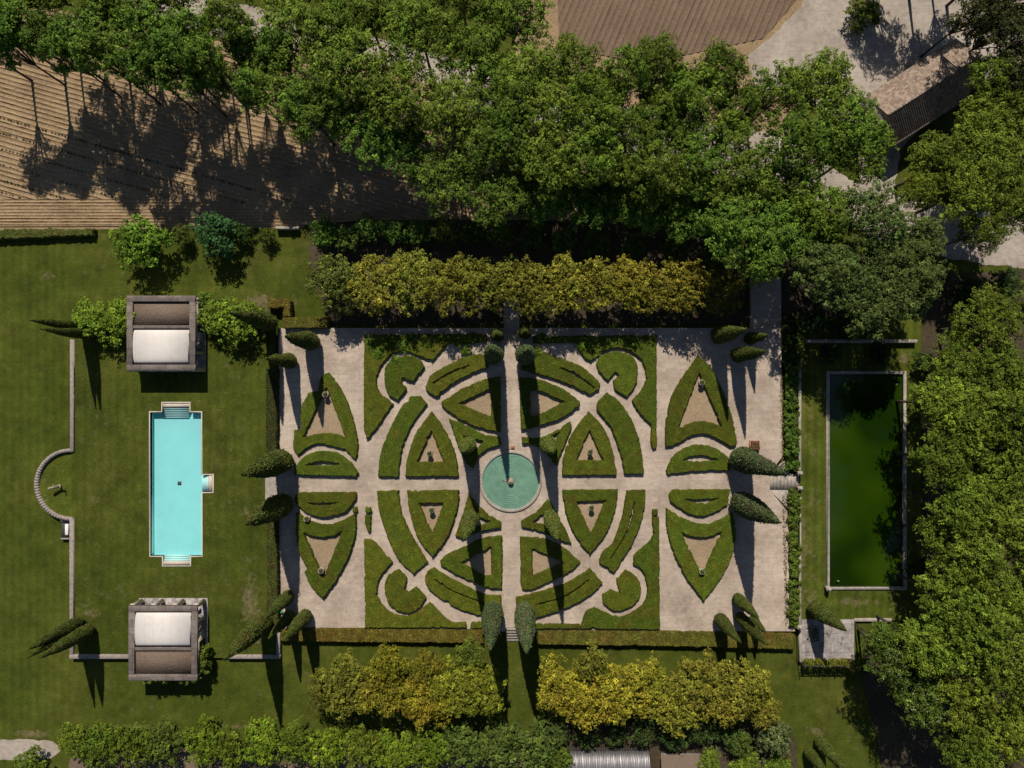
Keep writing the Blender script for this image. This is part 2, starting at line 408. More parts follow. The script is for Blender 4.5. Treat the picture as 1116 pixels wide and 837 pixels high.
# reservoir terrace
EAST = A([(869,343),(1004,343),(1004,676),(932,676),(932,722),(869,722)], TE)
sheet('reservoir_terrace', [EAST, RES], TE, M_east, zt=-.1)
sheet('patio', [A([(872,675),(931,675),(931,721),(872,721)], TE+.3)], TE+.3, M_pave, zt=TE-.3)
sheet('garden_step_path', [A([(289,518),(303,518),(303,547),(289,547)], TP+.3)], TP+.3, M_stone, zt=TP)

# driveways and bare ground
def wob(P, amp, seed, step=6):
    P = smooth_loop(P, step, 60); r = random.Random(seed); ph = [r.random()*6.28 for _ in range(4)]
    s_ = np.arange(len(P)); o = amp*(np.sin(s_*.9+ph[0])*.4+np.sin(s_*2.3+ph[1])*.35+np.array([r.uniform(-.4,.4) for _ in s_]))
    return [tuple(q) for q in offset_loop(P, 1.0)*0+P+(offset_loop(P, 1.0)-P)*o[:, None]]
sheet('avenue_driveway', [wob(A([(-60,-70),(150,-20),(330,20),(480,60),(640,105),(780,135),(850,150),(950,205),(1130,240),(1300,250),(1300,292),(1110,292),(960,262),(870,210),(760,185),(600,145),(460,105),(320,60),(240,40),(190,26),(60,-25),(-60,-50)]), 2, 1)], .10, M_drive)
sheet('farmyard_driveway', [wob(A([(815,62),(842,38),(868,12),(895,-30),(960,-160),(1130,-160),(1130,60),(1040,110),(985,160),(975,215),(940,215),(930,150),(900,120),(860,110),(825,95)]), 2, 2)], .16, M_drive)
sheet('garden_footpath', [wob(A([(-60,806),(30,806),(58,808),(66,818),(56,826),(20,828),(-60,829)]), 1, 3)], .12, M_drive)
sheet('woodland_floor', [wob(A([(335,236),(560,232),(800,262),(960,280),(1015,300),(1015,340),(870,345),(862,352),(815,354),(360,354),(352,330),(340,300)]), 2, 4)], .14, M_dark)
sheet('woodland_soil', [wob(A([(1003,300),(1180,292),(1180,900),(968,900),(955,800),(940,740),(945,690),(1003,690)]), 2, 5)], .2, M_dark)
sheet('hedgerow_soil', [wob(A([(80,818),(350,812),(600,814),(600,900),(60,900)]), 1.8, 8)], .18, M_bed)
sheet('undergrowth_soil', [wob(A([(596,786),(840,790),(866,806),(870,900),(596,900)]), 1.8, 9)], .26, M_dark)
sheet('bare_verge', [wob(A([(560,-60),(900,-60),(880,60),(860,160),(700,160),(560,110)]), 2, 10)], .06, M_field)
# ploughed field: real furrows, cut to the field's outline
def furrows(name, poly, ang, period, amp, z, material, seed, irregular=.25):
    """ridges and furrows run along the direction ang (radians, x right, y up)"""
    import bmesh
    r = random.Random(seed); P = np.array(poly); c = P.mean(0); ca, sa = math.cos(ang), math.sin(ang)
    q = (P-c)@np.array([[ca, -sa],[sa, ca]]); u0, u1 = q[:,0].min()-5, q[:,0].max()+5; v0, v1 = q[:,1].min()-5, q[:,1].max()+5
    nu = int((u1-u0)/9)+1; us = np.linspace(u0, u1, nu); rows = []; v = v0; k = 0
    while v < v1:
        for fr, h in ((0, 0), (.22, .1), (.5, 1), (.78, .1)): rows.append((v+fr*period, h*amp*r.uniform(.7, 1.15)))
        v += period*r.uniform(1-irregular*.4, 1+irregular*.4); k += 1
    V = []
    for vv, h in rows:
        for u in us: V.append((c[0]+u*ca-vv*sa+r.uniform(-.12,.12), c[1]+u*sa+vv*ca+r.uniform(-.12,.12), z+h*r.uniform(.6, 1.2)))
    F = [(j*nu+i, j*nu+i+1, (j+1)*nu+i+1, (j+1)*nu+i) for j in range(len(rows)-1) for i in range(nu-1)]
    bm = bmesh.new(); vs = [bm.verts.new(Vector(x)*U) for x in V]
    for f in F: bm.faces.new([vs[i] for i in f])
    if area2(poly) < 0: poly = poly[::-1]
    for i in range(len(poly)):
        a, b = poly[i], poly[(i+1) % len(poly)]; no = Vector((b[1]-a[1], -(b[0]-a[0]), 0)).normalized()
        bmesh.ops.bisect_plane(bm, geom=bm.verts[:]+bm.edges[:]+bm.faces[:], plane_co=Vector((a[0], a[1], 0))*U, plane_no=no, clear_outer=True)
    me = bpy.data.meshes.new(name); bm.normal_update()
    bm.faces.ensure_lookup_table()
    if bm.faces and bm.faces[0].normal.z < 0: bmesh.ops.reverse_faces(bm, faces=bm.faces[:])
    bm.to_mesh(me); bm.free(); me.materials.append(material)
    o = bpy.data.objects.new(name, me); COL.objects.link(o); o['kind'] = 'structure'; return o
sheet('field_edge', [A([(-400,255),(-400,-10),(60,20),(420,70),(640,180),(640,238),(420,240),(340,236),(330,248),(100,250)])], .22, M_field)
furrows('ploughed_field', A([(-300,221),(-300,10),(60,10),(640,150),(640,240),(420,240)]), math.radians(-16), 5.2, 1.2, .3, M_field, 11)
furrows('field_headland', A([(-300,248),(-300,219),(170,217),(420,235),(400,240),(330,246)]), math.radians(0), 3.4, 1.0, 1.1, M_field, 12)
furrows('upper_field', A([(600,-160),(868,-160),(868,0),(832,42),(700,70),(610,50)]), math.radians(67), 7.0, 1.1, .32, M_field2, 13)

# ------------------------------------------------------------------ foliage makers
def leaf_quads(C, Nn, S, rng, tint):
    n = len(C); Nn = Nn/(np.linalg.norm(Nn, axis=1)[:, None]+1e-9)
    r = rng.normal(size=(n, 3)); a = np.cross(Nn, r); a /= (np.linalg.norm(a, axis=1)[:, None]+1e-9); b = np.cross(Nn, a)
    a = a*S[:, None]*.62; b = b*S[:, None]*.42
    V = np.stack([C-a, C-b*1.0+Nn*S[:, None]*.12, C+a, C+b*1.0+Nn*S[:, None]*.12], 1).reshape(-1, 3)
    F = np.arange(4*n).reshape(n, 4)
    return V, F, np.repeat(tint, 4)

def crown_mesh(name, seed, R, V, top, lobes, lr, puffs, pr, leaves, ls, tint=(.65, 1.35), core=True):
    rng = np.random.default_rng(seed); cz = top-V
    L = []
    for i in range(lobes):
        a = 2.4*i+rng.uniform(-.35, .35); q = math.sqrt((i+.4)/lobes)
        rr = R*(1-lr)*q*rng.uniform(.88, 1.1)
        zz = cz + (V*(1-lr))*math.sqrt(max(0, 1-(q*.95)**2))*rng.uniform(.55, 1.0) - V*.1
        L.append((rr*math.cos(a), rr*math.sin(a), zz, R*lr*rng.uniform(.78, 1.2)))
    m = MB()
    for (lx, ly, lz, lrad) in L:
        d = rng.normal(size=(puffs, 3)); d[:, 2] = d[:, 2]*.75+.45; d /= np.linalg.norm(d, axis=1)[:, None]
        pc = np.array([lx, ly, lz]) + d*lrad*np.array([1, 1, .9])*rng.uniform(.35, 1.12, (puffs, 1))
        up = np.array([0, 0, 1.0])+d*.55+rng.normal(size=(puffs, 3))*.38; up /= np.linalg.norm(up, axis=1)[:, None]
        pt = np.exp(rng.normal(size=puffs)*.3); p_r = pr*rng.uniform(.6, 1.4, puffs)
        nl = np.maximum(4, (leaves*(p_r/pr)**2).astype(int)); ix = np.repeat(np.arange(puffs), nl); n = len(ix)
        e = rng.normal(size=(n, 3)); e -= up[ix]*(e*up[ix]).sum(1)[:, None]*.6; e /= np.linalg.norm(e, axis=1)[:, None]
        C = pc[ix]+e*p_r[ix][:, None]*np.sqrt(rng.uniform(.05, 1.2, (n, 1)))
        m.add(*leaf_quads(C, up[ix]+e*.35+rng.normal(size=(n, 3))*.28, ls*rng.uniform(.7, 1.3, n), rng, pt[ix]*rng.uniform(tint[0], tint[1], n)))
    return m, L

def trunk_mesh(seed, L, r, base=0, kinks=True):
    rng = random.Random(seed); m = MB()
    zf = min(l[2] for l in L)*.55
    m.tube((0, 0, base-1), (r*.15, 0, zf*.5), r*1.25, r*.95, 10); m.tube((r*.15, 0, zf*.5), (0, 0, zf), r*.95, r*.8, 10)
    for (x, y, z, q) in L:
        mid = (x*.45, y*.45, zf+(z-zf)*.6)
        m.tube((0, 0, zf-.5), mid, r*.5, r*.3, 6, cap=False); m.tube(mid, (x, y, z), r*.3, r*.12, 6, cap=False)
        for k in range(2):
            a = rng.uniform(0, 6.28); m.tube(mid, (x+q*.6*math.cos(a), y+q*.6*math.sin(a), z+q*.3), r*.2, r*.07, 5, cap=False)
    return m

PROTO = {}
def kinds():
    # name: R, V, top, lobes, lobe r, puffs, puff r, leaves, leaf size, variants, trunk r
    return {'plane': (45, 44, 130, 18, .28, 46, 2.4, 12, 1.7, 8, 1.5),
            'slender': (30, 56, 140, 20, .30, 26, 2.2, 11, 1.7, 4, 1.2),
            'wood':  (45, 34, 110, 16, .29, 48, 2.5, 13, 1.7, 6, 1.7),
            'small': (36, 18, 52, 18, .28, 42, 1.95, 11, 1.5, 6, 1.4),
            'shrub': (24, 15, 30, 10, .38, 34, 1.8, 12, 1.45, 5, 1.2),
            'bush':  (10, 7, 12, 5, .45, 14, 1.5, 14, 1.2, 2, .6)}
KD = kinds()
def proto(kind, var):
    key = (kind, var)
    if key in PROTO: return PROTO[key]
    R, V, top, lb, lr, pf, prr, lv, ls, nv, tr = KD[kind]
    cm, L = crown_mesh(kind, 100*hash_(kind)+var, R, V, top, lb, lr, pf, prr, lv, ls)
    crown = cm.build('crown', M_leaf); trunk = trunk_mesh(var+5, L, tr).build('trunk', M_bark)
    PROTO[key] = (crown.data, trunk.data)
    bpy.data.objects.remove(crown); bpy.data.objects.remove(trunk)
    return PROTO[key]
def hash_(s_): return sum((i+1)*ord(c) for i, c in enumerate(s_)) % 97
TR = random.Random(77); CNT = [0]
def tree(name, px, py, R, top, kind, color, label, cat='tree', group=None, z0=0.0, vis=.62):
    R0, V0, top0 = KD[kind][:3]; nv = KD[kind][9]; CNT[0] += 1
    crown_me, trunk_me = proto(kind, CNT[0] % nv)
    sxy = R/R0*(.90 if kind == 'wood' else .95 if kind in ('plane', 'slender') else 1.0); sz = top/top0
    x, y = at(px, py, z0+top*(1-(1-vis)*V0/top0))
    e = empty(name, (x, y, z0), label, cat, group, TR.uniform(0, 6.28)); e.scale = (sxy, sxy*TR.uniform(.94, 1.06), sz)
    c = bpy.data.objects.new('crown', crown_me); COL.objects.link(c); c.parent = e
    j = TR.uniform(.74, 1.18) if kind in ('wood', 'plane', 'slender') else TR.uniform(.86, 1.16); c.color = (color[0]*j*TR.uniform(.92, 1.08), color[1]*j, color[2]*j, 1)
    t = bpy.data.objects.new('trunk', trunk_me); COL.objects.link(t); t.parent = e
    return e

# ------------------------------------------------------------------ clipped hedges
def hedge(name, label, outer, holes, z0, h, color, cat='hedge', group=None, dens=1.0, ls=.85, rough=.36, pre=None, corner=48, step=1.6):
    rng = np.random.default_rng(abs(hash_(label))+len(outer)*7)
    h *= random.Random(label+'h').uniform(.9, 1.12); z1 = z0+h
    def prep(P, ccw):
        P = A(P, z1) if pre is None else P
        if (area2(P) > 0) != ccw: P = P[::-1]
        P = smooth_loop(P, step, corner); n = len(P)
        w = np.convolve(np.concatenate([rng.normal(size=n)]*3), [.25, .5, .25], 'same')[n:2*n]*rough
        bite = np.zeros(n)
        for _ in range(max(1, n//26)):
            i = rng.integers(n); bite[(i+np.arange(3)) % n] += rng.uniform(.3, 1.1)
        return offset_loop(P, 0.0)+(offset_loop(P, 1.0)-P)*(w+bite)[:, None]
    loops = [prep(outer, True)]+[prep(q, False) for q in holes]
    m = MB(); tops = []
    bev = min(.7, h*.3)
    for P in loops:
        I = offset_loop(P, bev); tops.append(I); n = len(P)
        z1s = z1+rng.normal(size=n)*.08
        V = np.concatenate([np.c_[P, np.full(n, z0-.05)], np.c_[P, z1s-bev], np.c_[I, z1s]])
        F = []
        for i in range(n):
            k = (i+1) % n; F += [(i, k, n+k, n+i), (n+i, n+k, 2*n+k, 2*n+i)]
        m.add(V, F, .62)
    flat = np.concatenate(tops); tr = tess([[tuple(q) for q in I] for I in tops])
    m.add(np.c_[flat, np.full(len(flat), z1)], tr, .62)
    # leaf shoots over the top and the sides
    T = np.array(tr); a, b, c = flat[T[:, 0]], flat[T[:, 1]], flat[T[:, 2]]
    ar = .5*np.abs((b[:, 0]-a[:, 0])*(c[:, 1]-a[:, 1])-(b[:, 1]-a[:, 1])*(c[:, 0]-a[:, 0])); tot = ar.sum()
    nn = int(tot*dens*2.3)
    idx = rng.choice(len(T), nn, p=ar/tot); u = rng.random((nn, 2)); fl = u.sum(1) > 1; u[fl] = 1-u[fl]
    C = a[idx]+(b[idx]-a[idx])*u[:, :1]+(c[idx]-a[idx])*u[:, 1:]
    hx = np.sin(C[:, 0]*.35+1.3*np.sin(C[:, 1]*.21))*np.sin(C[:, 1]*.31+1.1*np.sin(C[:, 0]*.17))
    C = np.c_[C, z1+.12+.16*hx+rng.normal(size=nn)*.16]
    nr = rng.normal(size=(nn, 3))*.33+np.array([0, 0, 1.0])
    m.add(*leaf_quads(C, nr, ls*rng.uniform(.7, 1.35, nn), rng, rng.uniform(.68, 1.36, nn)*(1+.20*hx)))
    for P in loops:
        Q = np.roll(P, -1, 0); L = np.linalg.norm(Q-P, axis=1); k = int(L.sum()*h*.9*dens)
        if k < 1: continue
        idx = rng.choice(len(P), k, p=L/L.sum()); u = rng.random((k, 1)); C = P[idx]+(Q[idx]-P[idx])*u
        e = (Q-P)[idx]/(L[idx][:, None]+1e-9); out = np.c_[e[:, 1], -e[:, 0]]
        zz = z0+h*rng.random(k)**.8; C = C+out*rng.uniform(-.1, .3, (k, 1))
        nr = np.c_[out, np.full(k, .5)]+rng.normal(size=(k, 3))*.35
        m.add(*leaf_quads(np.c_[C, zz], nr, ls*rng.uniform(.6, 1.2, k), rng, rng.uniform(.6, 1.3, k)))
    c0 = loops[0].mean(0); o = m.build(name, M_box, None, (c0[0], c0[1], z0))
    rl = random.Random(label); j = rl.uniform(.82, 1.12); o.color = (color[0]*j*rl.uniform(.92, 1.14), color[1]*j, color[2]*j, 1)
    return tag(o, label, cat, group)

K = 1116/280
def Z(x0, y0, pts): return [(x0+x/K, y0+y/K) for x, y in pts]
Z1 = lambda p: Z(290, 340, p); Z2 = lambda p: Z(540, 340, p); Z3 = lambda p: Z(290, 520, p); Z4 = lambda p: Z(540, 520, p)
BOX = (.092, .122, .011)
HG = 'clipped box hedges of the parterre'
HH = 4.3
SHAPES = [
 (Z1, 'arrow', 'upper left', [(270,260),(330,345),(372,450),(397,560),(395,620),(385,640),(340,600),(250,575),(200,578),(135,622),(118,590),(122,515),(150,508),(150,420),(185,350),(228,345),(235,290)], [[(262,325),(345,548),(300,530),(240,527),(160,545)]]),
 (Z1, 'lens', 'upper left', [(125,680),(150,642),(200,612),(250,605),(310,615),(360,650),(400,700),(395,715),(125,708)], [[(170,668),(205,654),(245,650),(290,654),(322,663),(285,668),(240,669),(205,669)]]),
 (Z1, 'frame', 'upper left', [(425,100),(960,95),(960,127),(850,140),(790,138),(720,215),(650,185),(600,170),(540,185),(495,240),(478,300),(492,345),(550,400),(450,550),(435,550),(425,500)], []),
 (Z1, 'comma', 'upper left', [(515,300),(520,235),(560,200),(620,190),(655,198),(690,238),(640,300),(612,294),(588,288),(590,310),(612,335),(570,385),(530,355)], []),
 (Z1, 'band', 'upper left', [(700,310),(715,275),(780,235),(850,200),(935,180),(962,215),(962,240),(860,283),(785,330),(740,370),(700,345),(692,325)], [[(722,308),(800,262),(880,230),(882,234),(802,268),(726,312)]]),
 (Z1, 'crescent', 'upper left', [(630,365),(668,365),(700,402),(640,480),(602,560),(582,640),(575,718),(485,715),(498,610),(545,490),(590,410)], []),
 (Z1, 'triangle', 'upper left', [(720,432),(780,520),(822,620),(835,715),(605,715),(615,630),(655,520)], [[(718,515),(772,652),(655,652)]]),
 (Z1, 'wedge', 'upper left', [(762,390),(850,335),(950,292),(1018,282),(1018,520),(930,505),(840,465),(765,410)], [[(978,335),(978,455),(835,398)]]),
 (Z1, 'spandrel', 'upper left', [(795,465),(860,488),(940,530),(1018,545),(1018,577),(960,597),(925,628),(900,680),(868,655),(835,580)], [[(852,535),(945,562),(900,610)]]),
 (Z2, 'wedge', 'upper right', [(105,285),(180,292),(285,330),(368,390),(365,410),(285,462),(190,495),(110,515)], [[(150,338),(185,342),(300,390),(185,448),(150,455)]]),
 (Z2, 'band', 'upper right', [(110,190),(175,162),(250,190),(370,235),(420,275),(455,312),(450,338),(410,360),(330,320),(250,288),(150,262),(110,250)], [[(285,240),(365,278),(432,330),(428,333),(360,286),(282,245)]]),
 (Z2, 'frame', 'upper right', [(165,108),(700,100),(700,500),(690,500),(655,470),(620,430),(592,385),(635,340),(655,280),(640,220),(590,172),(520,155),(455,178),(415,215),(380,190),(350,132),(165,135)], []),
 (Z2, 'comma', 'upper right', [(437,230),(460,190),(530,172),(590,190),(618,240),(612,310),(570,372),(520,335),(510,300),(540,275),(520,260),(490,300),(455,265)], []),
 (Z2, 'crescent', 'upper right', [(485,350),(535,385),(592,470),(630,580),(645,705),(560,705),(545,620),(500,500),(445,430),(445,395),(465,370)], []),
 (Z2, 'triangle', 'upper right', [(405,432),(470,505),(508,600),(527,710),(290,710),(300,610),(345,510)], [[(408,515),(468,645),(350,645)]]),
 (Z2, 'spandrel', 'upper right', [(325,475),(330,500),(290,600),(265,670),(215,610),(172,580),(115,572),(115,545),(200,545),(265,515)], [[(200,560),(280,520),(240,610)]]),
 (Z2, 'arrow', 'upper right', [(880,190),(935,240),(1000,370),(1035,480),(1050,575),(1030,590),(940,540),(860,535),(780,580),(740,585),(742,480),(770,360),(828,265)], [[(885,265),(985,500),(940,482),(880,476),(795,502)]]),
 (Z2, 'lens', 'upper right', [(742,690),(780,620),(860,578),(920,580),(980,605),(1020,645),(1020,690),(880,692),(750,705)], [[(808,645),(850,628),(890,623),(935,630),(972,645),(930,648),(890,649),(850,648)]]),
 (Z3, 'lens', 'lower left', [(125,85),(135,68),(390,65),(390,95),(345,150),(255,175),(185,160),(130,115)], [[(172,110),(205,113),(245,114),(285,112),(312,108),(285,120),(245,124),(205,122)]]),
 (Z3, 'arrow', 'lower left', [(130,155),(200,195),(270,205),(340,185),(390,155),(388,245),(360,340),(310,440),(245,530),(195,475),(165,415),(178,400),(145,330),(130,250)], [[(160,240),(200,256),(245,262),(290,256),(330,235),(248,440)]]),
 (Z3, 'frame', 'lower left', [(425,270),(460,275),(548,370),(490,445),(485,520),(530,585),(600,605),(655,588),(710,545),(800,630),(868,633),(868,655),(430,655)], []),
 (Z3, 'comma', 'lower left', [(515,490),(530,430),(575,400),(612,440),(600,490),(618,502),(650,475),(695,525),(660,575),(600,590),(540,560)], []),
 (Z3, 'band', 'lower left', [(690,450),(700,410),(730,395),(800,440),(900,490),(960,515),(1020,515),(1020,600),(1000,612),(920,600),(800,555),(710,490)], [[(728,447),(810,500),(945,552),(948,548),(812,494),(732,443)]]),
 (Z3, 'crescent', 'lower left', [(480,62),(577,58),(585,140),(625,240),(700,370),(640,425),(570,350),(520,240),(490,140)], []),
 (Z3, 'triangle', 'lower left', [(612,60),(838,58),(832,130),(790,255),(722,350),(655,255),(620,130)], [[(665,115),(772,112),(720,245)]]),
 (Z3, 'wedge', 'lower left', [(755,365),(790,335),(860,305),(940,268),(1025,255),(1025,485),(950,480),(840,430),(760,385)], [[(845,372),(978,305),(978,430),(940,425)]]),
 (Z3, 'spandrel', 'lower left', [(880,70),(858,150),(822,255),(850,270),(920,240),(970,228),(1020,222),(1020,198),(955,155),(910,110)], [[(895,160),(975,195),(885,232)]]),
 (Z4, 'spandrel', 'lower right', [(110,218),(112,190),(180,150),(228,95),(262,150),(300,220),(330,290),(280,275),(200,238),(160,228)], [[(162,197),(222,152),(245,215)]]),
 (Z4, 'triangle', 'lower right', [(290,57),(530,55),(522,140),(478,250),(410,338),(350,262),(308,160)], [[(352,108),(480,102),(415,248)]]),
 (Z4, 'crescent', 'lower right', [(570,58),(652,57),(645,150),(600,280),(515,418),(450,370),(465,330),(510,290),(550,175)], [[(602,108),(570,235),(498,355),(503,357),(576,238),(607,110)]]),
 (Z4, 'wedge', 'lower right', [(108,262),(200,265),(285,300),(368,370),(325,412),(240,455),(150,490),(110,488)], [[(160,312),(300,372),(160,430)]]),
 (Z4, 'band', 'lower right', [(90,525),(230,490),(330,450),(410,398),(465,460),(435,495),(350,550),(250,590),(175,612),(90,620)], [[(175,555),(300,516),(405,447),(408,451),(304,522),(176,559)]]),
 (Z4, 'comma', 'lower right', [(465,510),(500,490),(542,508),(525,445),(570,402),(620,445),(630,510),(595,560),(520,582),(468,550)], []),
 (Z4, 'frame', 'lower right', [(682,175),(710,175),(715,663),(370,660),(392,590),(430,568),(500,600),(560,605),(635,560),(662,490),(640,410),(602,380),(600,345),(680,265)], []),
 (Z4, 'lens', 'lower right', [(755,80),(770,55),(1020,55),(1010,118),(960,150),(895,170),(830,155),(765,110)], [[(820,98),(860,99),(900,97),(940,95),(975,92),(930,110),(890,114),(850,109)]]),
 (Z4, 'arrow', 'lower right', [(742,135),(830,185),(900,205),(970,190),(1030,155),(1045,230),(1030,335),(980,440),(905,540),(835,445),(780,340),(748,230)], [[(808,240),(845,256),(890,262),(940,256),(985,238),(900,430)]]),
]
DESC = {'arrow': 'large arrowhead box hedge around sand, {} corner of the parterre',
        'lens': 'low lens shaped box hedge with a slit, {} end of the cross path',
        'frame': 'big angular corner frame of clipped box with scooped edge, {} quarter of the garden',
        'comma': 'comma shaped curl of clipped box hedge nested in the {} corner frame',
        'band': 'curved double band of box between corner frame and wedge, {} quarter',
        'crescent': 'solid curved box hedge crescent beside the urn triangle, {} quarter of the garden',
        'triangle': 'curved triangle of box hedge around an urn, {} of the fountain',
        'wedge': 'sideways wedge of box hedge beside the central path, {} quarter',
        'spandrel': 'small open triangular box hedge hugging the fountain circle on its {} side'}
for fn, k, q, outer, holes in SHAPES:
    hedge('box_hedge', DESC[k].format(q), fn(outer), [fn(h_) for h_ in holes], TG, HH, BOX, 'box hedge', HG, step=1.3)
    for h_ in holes:
        if abs(area2(h_)) > 9000:
            P_ = A(fn(h_), TG+HH); P_ = [tuple(x) for x in P_]
            sheet('sand_bed', [P_], TG+.08, M_arena)
for fn, pts, lab in [
  (Z2, [(678,490),(700,490),(702,590),(685,597),(675,560)], 'thin leftover strip of box hedge below the upper right frame'),
  (Z3, [(430,165),(455,165),(452,235),(443,242),(430,200)], 'thin ragged box strip above the lower left frame'),
  (Z3, [(432,132),(452,132),(456,150),(444,158),(430,150)], 'tiny round box ball at the head of the thin lower left strip'),
  (Z4, [(683,142),(705,142),(706,168),(684,168)], 'tiny square box block above the lower right frame'),
  (Z3, [(888,632),(940,632),(940,658),(888,658)], 'short box block beside the lower left standing cypress by the steps'),
  (Z3, [(378,132),(394,130),(396,155),(384,160),(375,150)], 'tiny box ball touching the tip of the lower left arrowhead'),
  (Z4, [(175,640),(368,642),(368,660),(175,660)], 'long thin straight box strip along the lower right terrace edge')]:
    hedge('box_hedge', lab, fn(pts), [], TG, HH*.9, BOX, 'box hedge', HG, step=1.0)

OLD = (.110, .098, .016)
for lab, px, z0, h, c in [
  ('long straight tawny hedge along the south terrace edge left of the steps', [(305,685),(400,685),(527,686.5),(527,701),(400,700),(305,699)], 0, 7.6, OLD),
  ('long straight tawny hedge along the south terrace edge right of the steps', [(586,687.5),(730,688),(866,691),(866,708),(730,704.5),(586,702.5)], 0, 7.6, OLD),
  ('tall dark hedge along the west garden edge south of the stone path', [(291,562),(301.5,562),(303,684),(291.5,684)], TP, 9, (.05,.062,.014)),  # dark colour includes the shading on this hedge
  ('tall dark hedge along the west garden edge north of the stone path', [(290,402),(302,402),(301.5,507),(290,507)], TP, 9, (.045,.062,.014)),  # colour set dark to hold the shadow lying on the hedge
  ('straight clipped hedge along the north edge near the top left cypress', [(307.5,346),(356.5,346),(356.5,357.5),(309,357.5)], TG-2, 9, OLD),
  ('square stub of clipped hedge on the bare ground above the garden corner', [(292,325.5),(308,325.5),(316,327),(316,345),(308,345),(308,336),(292,336)], 0, 12, OLD),
  ('low weedy hedge along the ploughed field edge at far left', [(-60,249),(40,250),(102,249),(100,256),(40,259),(-60,262)], 0, 7, (.085,.105,.02))]:
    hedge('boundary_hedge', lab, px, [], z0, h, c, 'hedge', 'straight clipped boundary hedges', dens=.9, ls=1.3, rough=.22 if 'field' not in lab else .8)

# ------------------------------------------------------------------ cypresses
def cypress_proto(seed, h=100.0, R=10.0):
    rng = np.random.default_rng(seed); m = MB(); n = 40; mz = 30
    lean = rng.uniform(0, 6.28); ex = rng.uniform(1.5, 2.3); bl = rng.uniform(.02, .08); bf = rng.uniform(6, 13); bw = rng.uniform(.04, .12)
    def prof(t):
        base = min(1.0, (.30+t*11)**.75) if t < .08 else 1.0
        return R*base*(1-max(0, (t-.05)/.95)**ex)**.95*(1+bl*math.sin(bf*t+lean))
    V = []
    for j in range(mz+1):
        t = j/mz; r = max(.05, prof(t))
        for i in range(n):
            a = 2*math.pi*i/n; q = r*(.93+bw*.6*math.sin(3*a+9*t+lean)+.04*math.sin(7*a-17*t)+rng.normal()*.02)
            V.append((q*math.cos(a), q*math.sin(a), 1.5+t*(h-1.5)))
    F = [(j*n+i, j*n+(i+1) % n, (j+1)*n+(i+1) % n, (j+1)*n+i) for j in range(mz) for i in range(n)]
    F.append(tuple(range(n-1, -1, -1)))
    m.add(V, F, .7)
    k = 9000; t = 1-np.sqrt(rng.random(k)); t = np.where(rng.random(k) < .5, t, rng.random(k)); a = rng.random(k)*6.283
    r = np.array([prof(x) for x in t])*(.98+bw*.6*np.sin(3*a+9*t+lean))+rng.normal(size=k)*.3+(rng.random(k) < .06)*rng.uniform(.3, 1.3, k)
    C = np.c_[r*np.cos(a), r*np.sin(a), 1.5+t*(h-1.5)]
    nn = np.c_[np.cos(a), np.sin(a), np.full(k, .35)]+rng.normal(size=(k, 3))*.6
    m.add(*leaf_quads(C, nn, 1.25*rng.uniform(.6, 1.3, k), rng, rng.uniform(.6, 1.4, k)*(1+.18*np.sin(C[:, 2]*.45+2*np.sin(a*3))*np.sin(a*5+C[:, 2]*.2))))
    f = m.build('foliage', M_box); d = f.data; bpy.data.objects.remove(f)
    tk = MB().tube((0, 0, -1), (0, 0, 3), 1.4, 1.2, 8).build('trunk', M_bark); td = tk.data; bpy.data.objects.remove(tk)
    return d, td
CYP = [cypress_proto(s_) for s_ in range(8)]
CG = 'pencil cypresses of the garden'
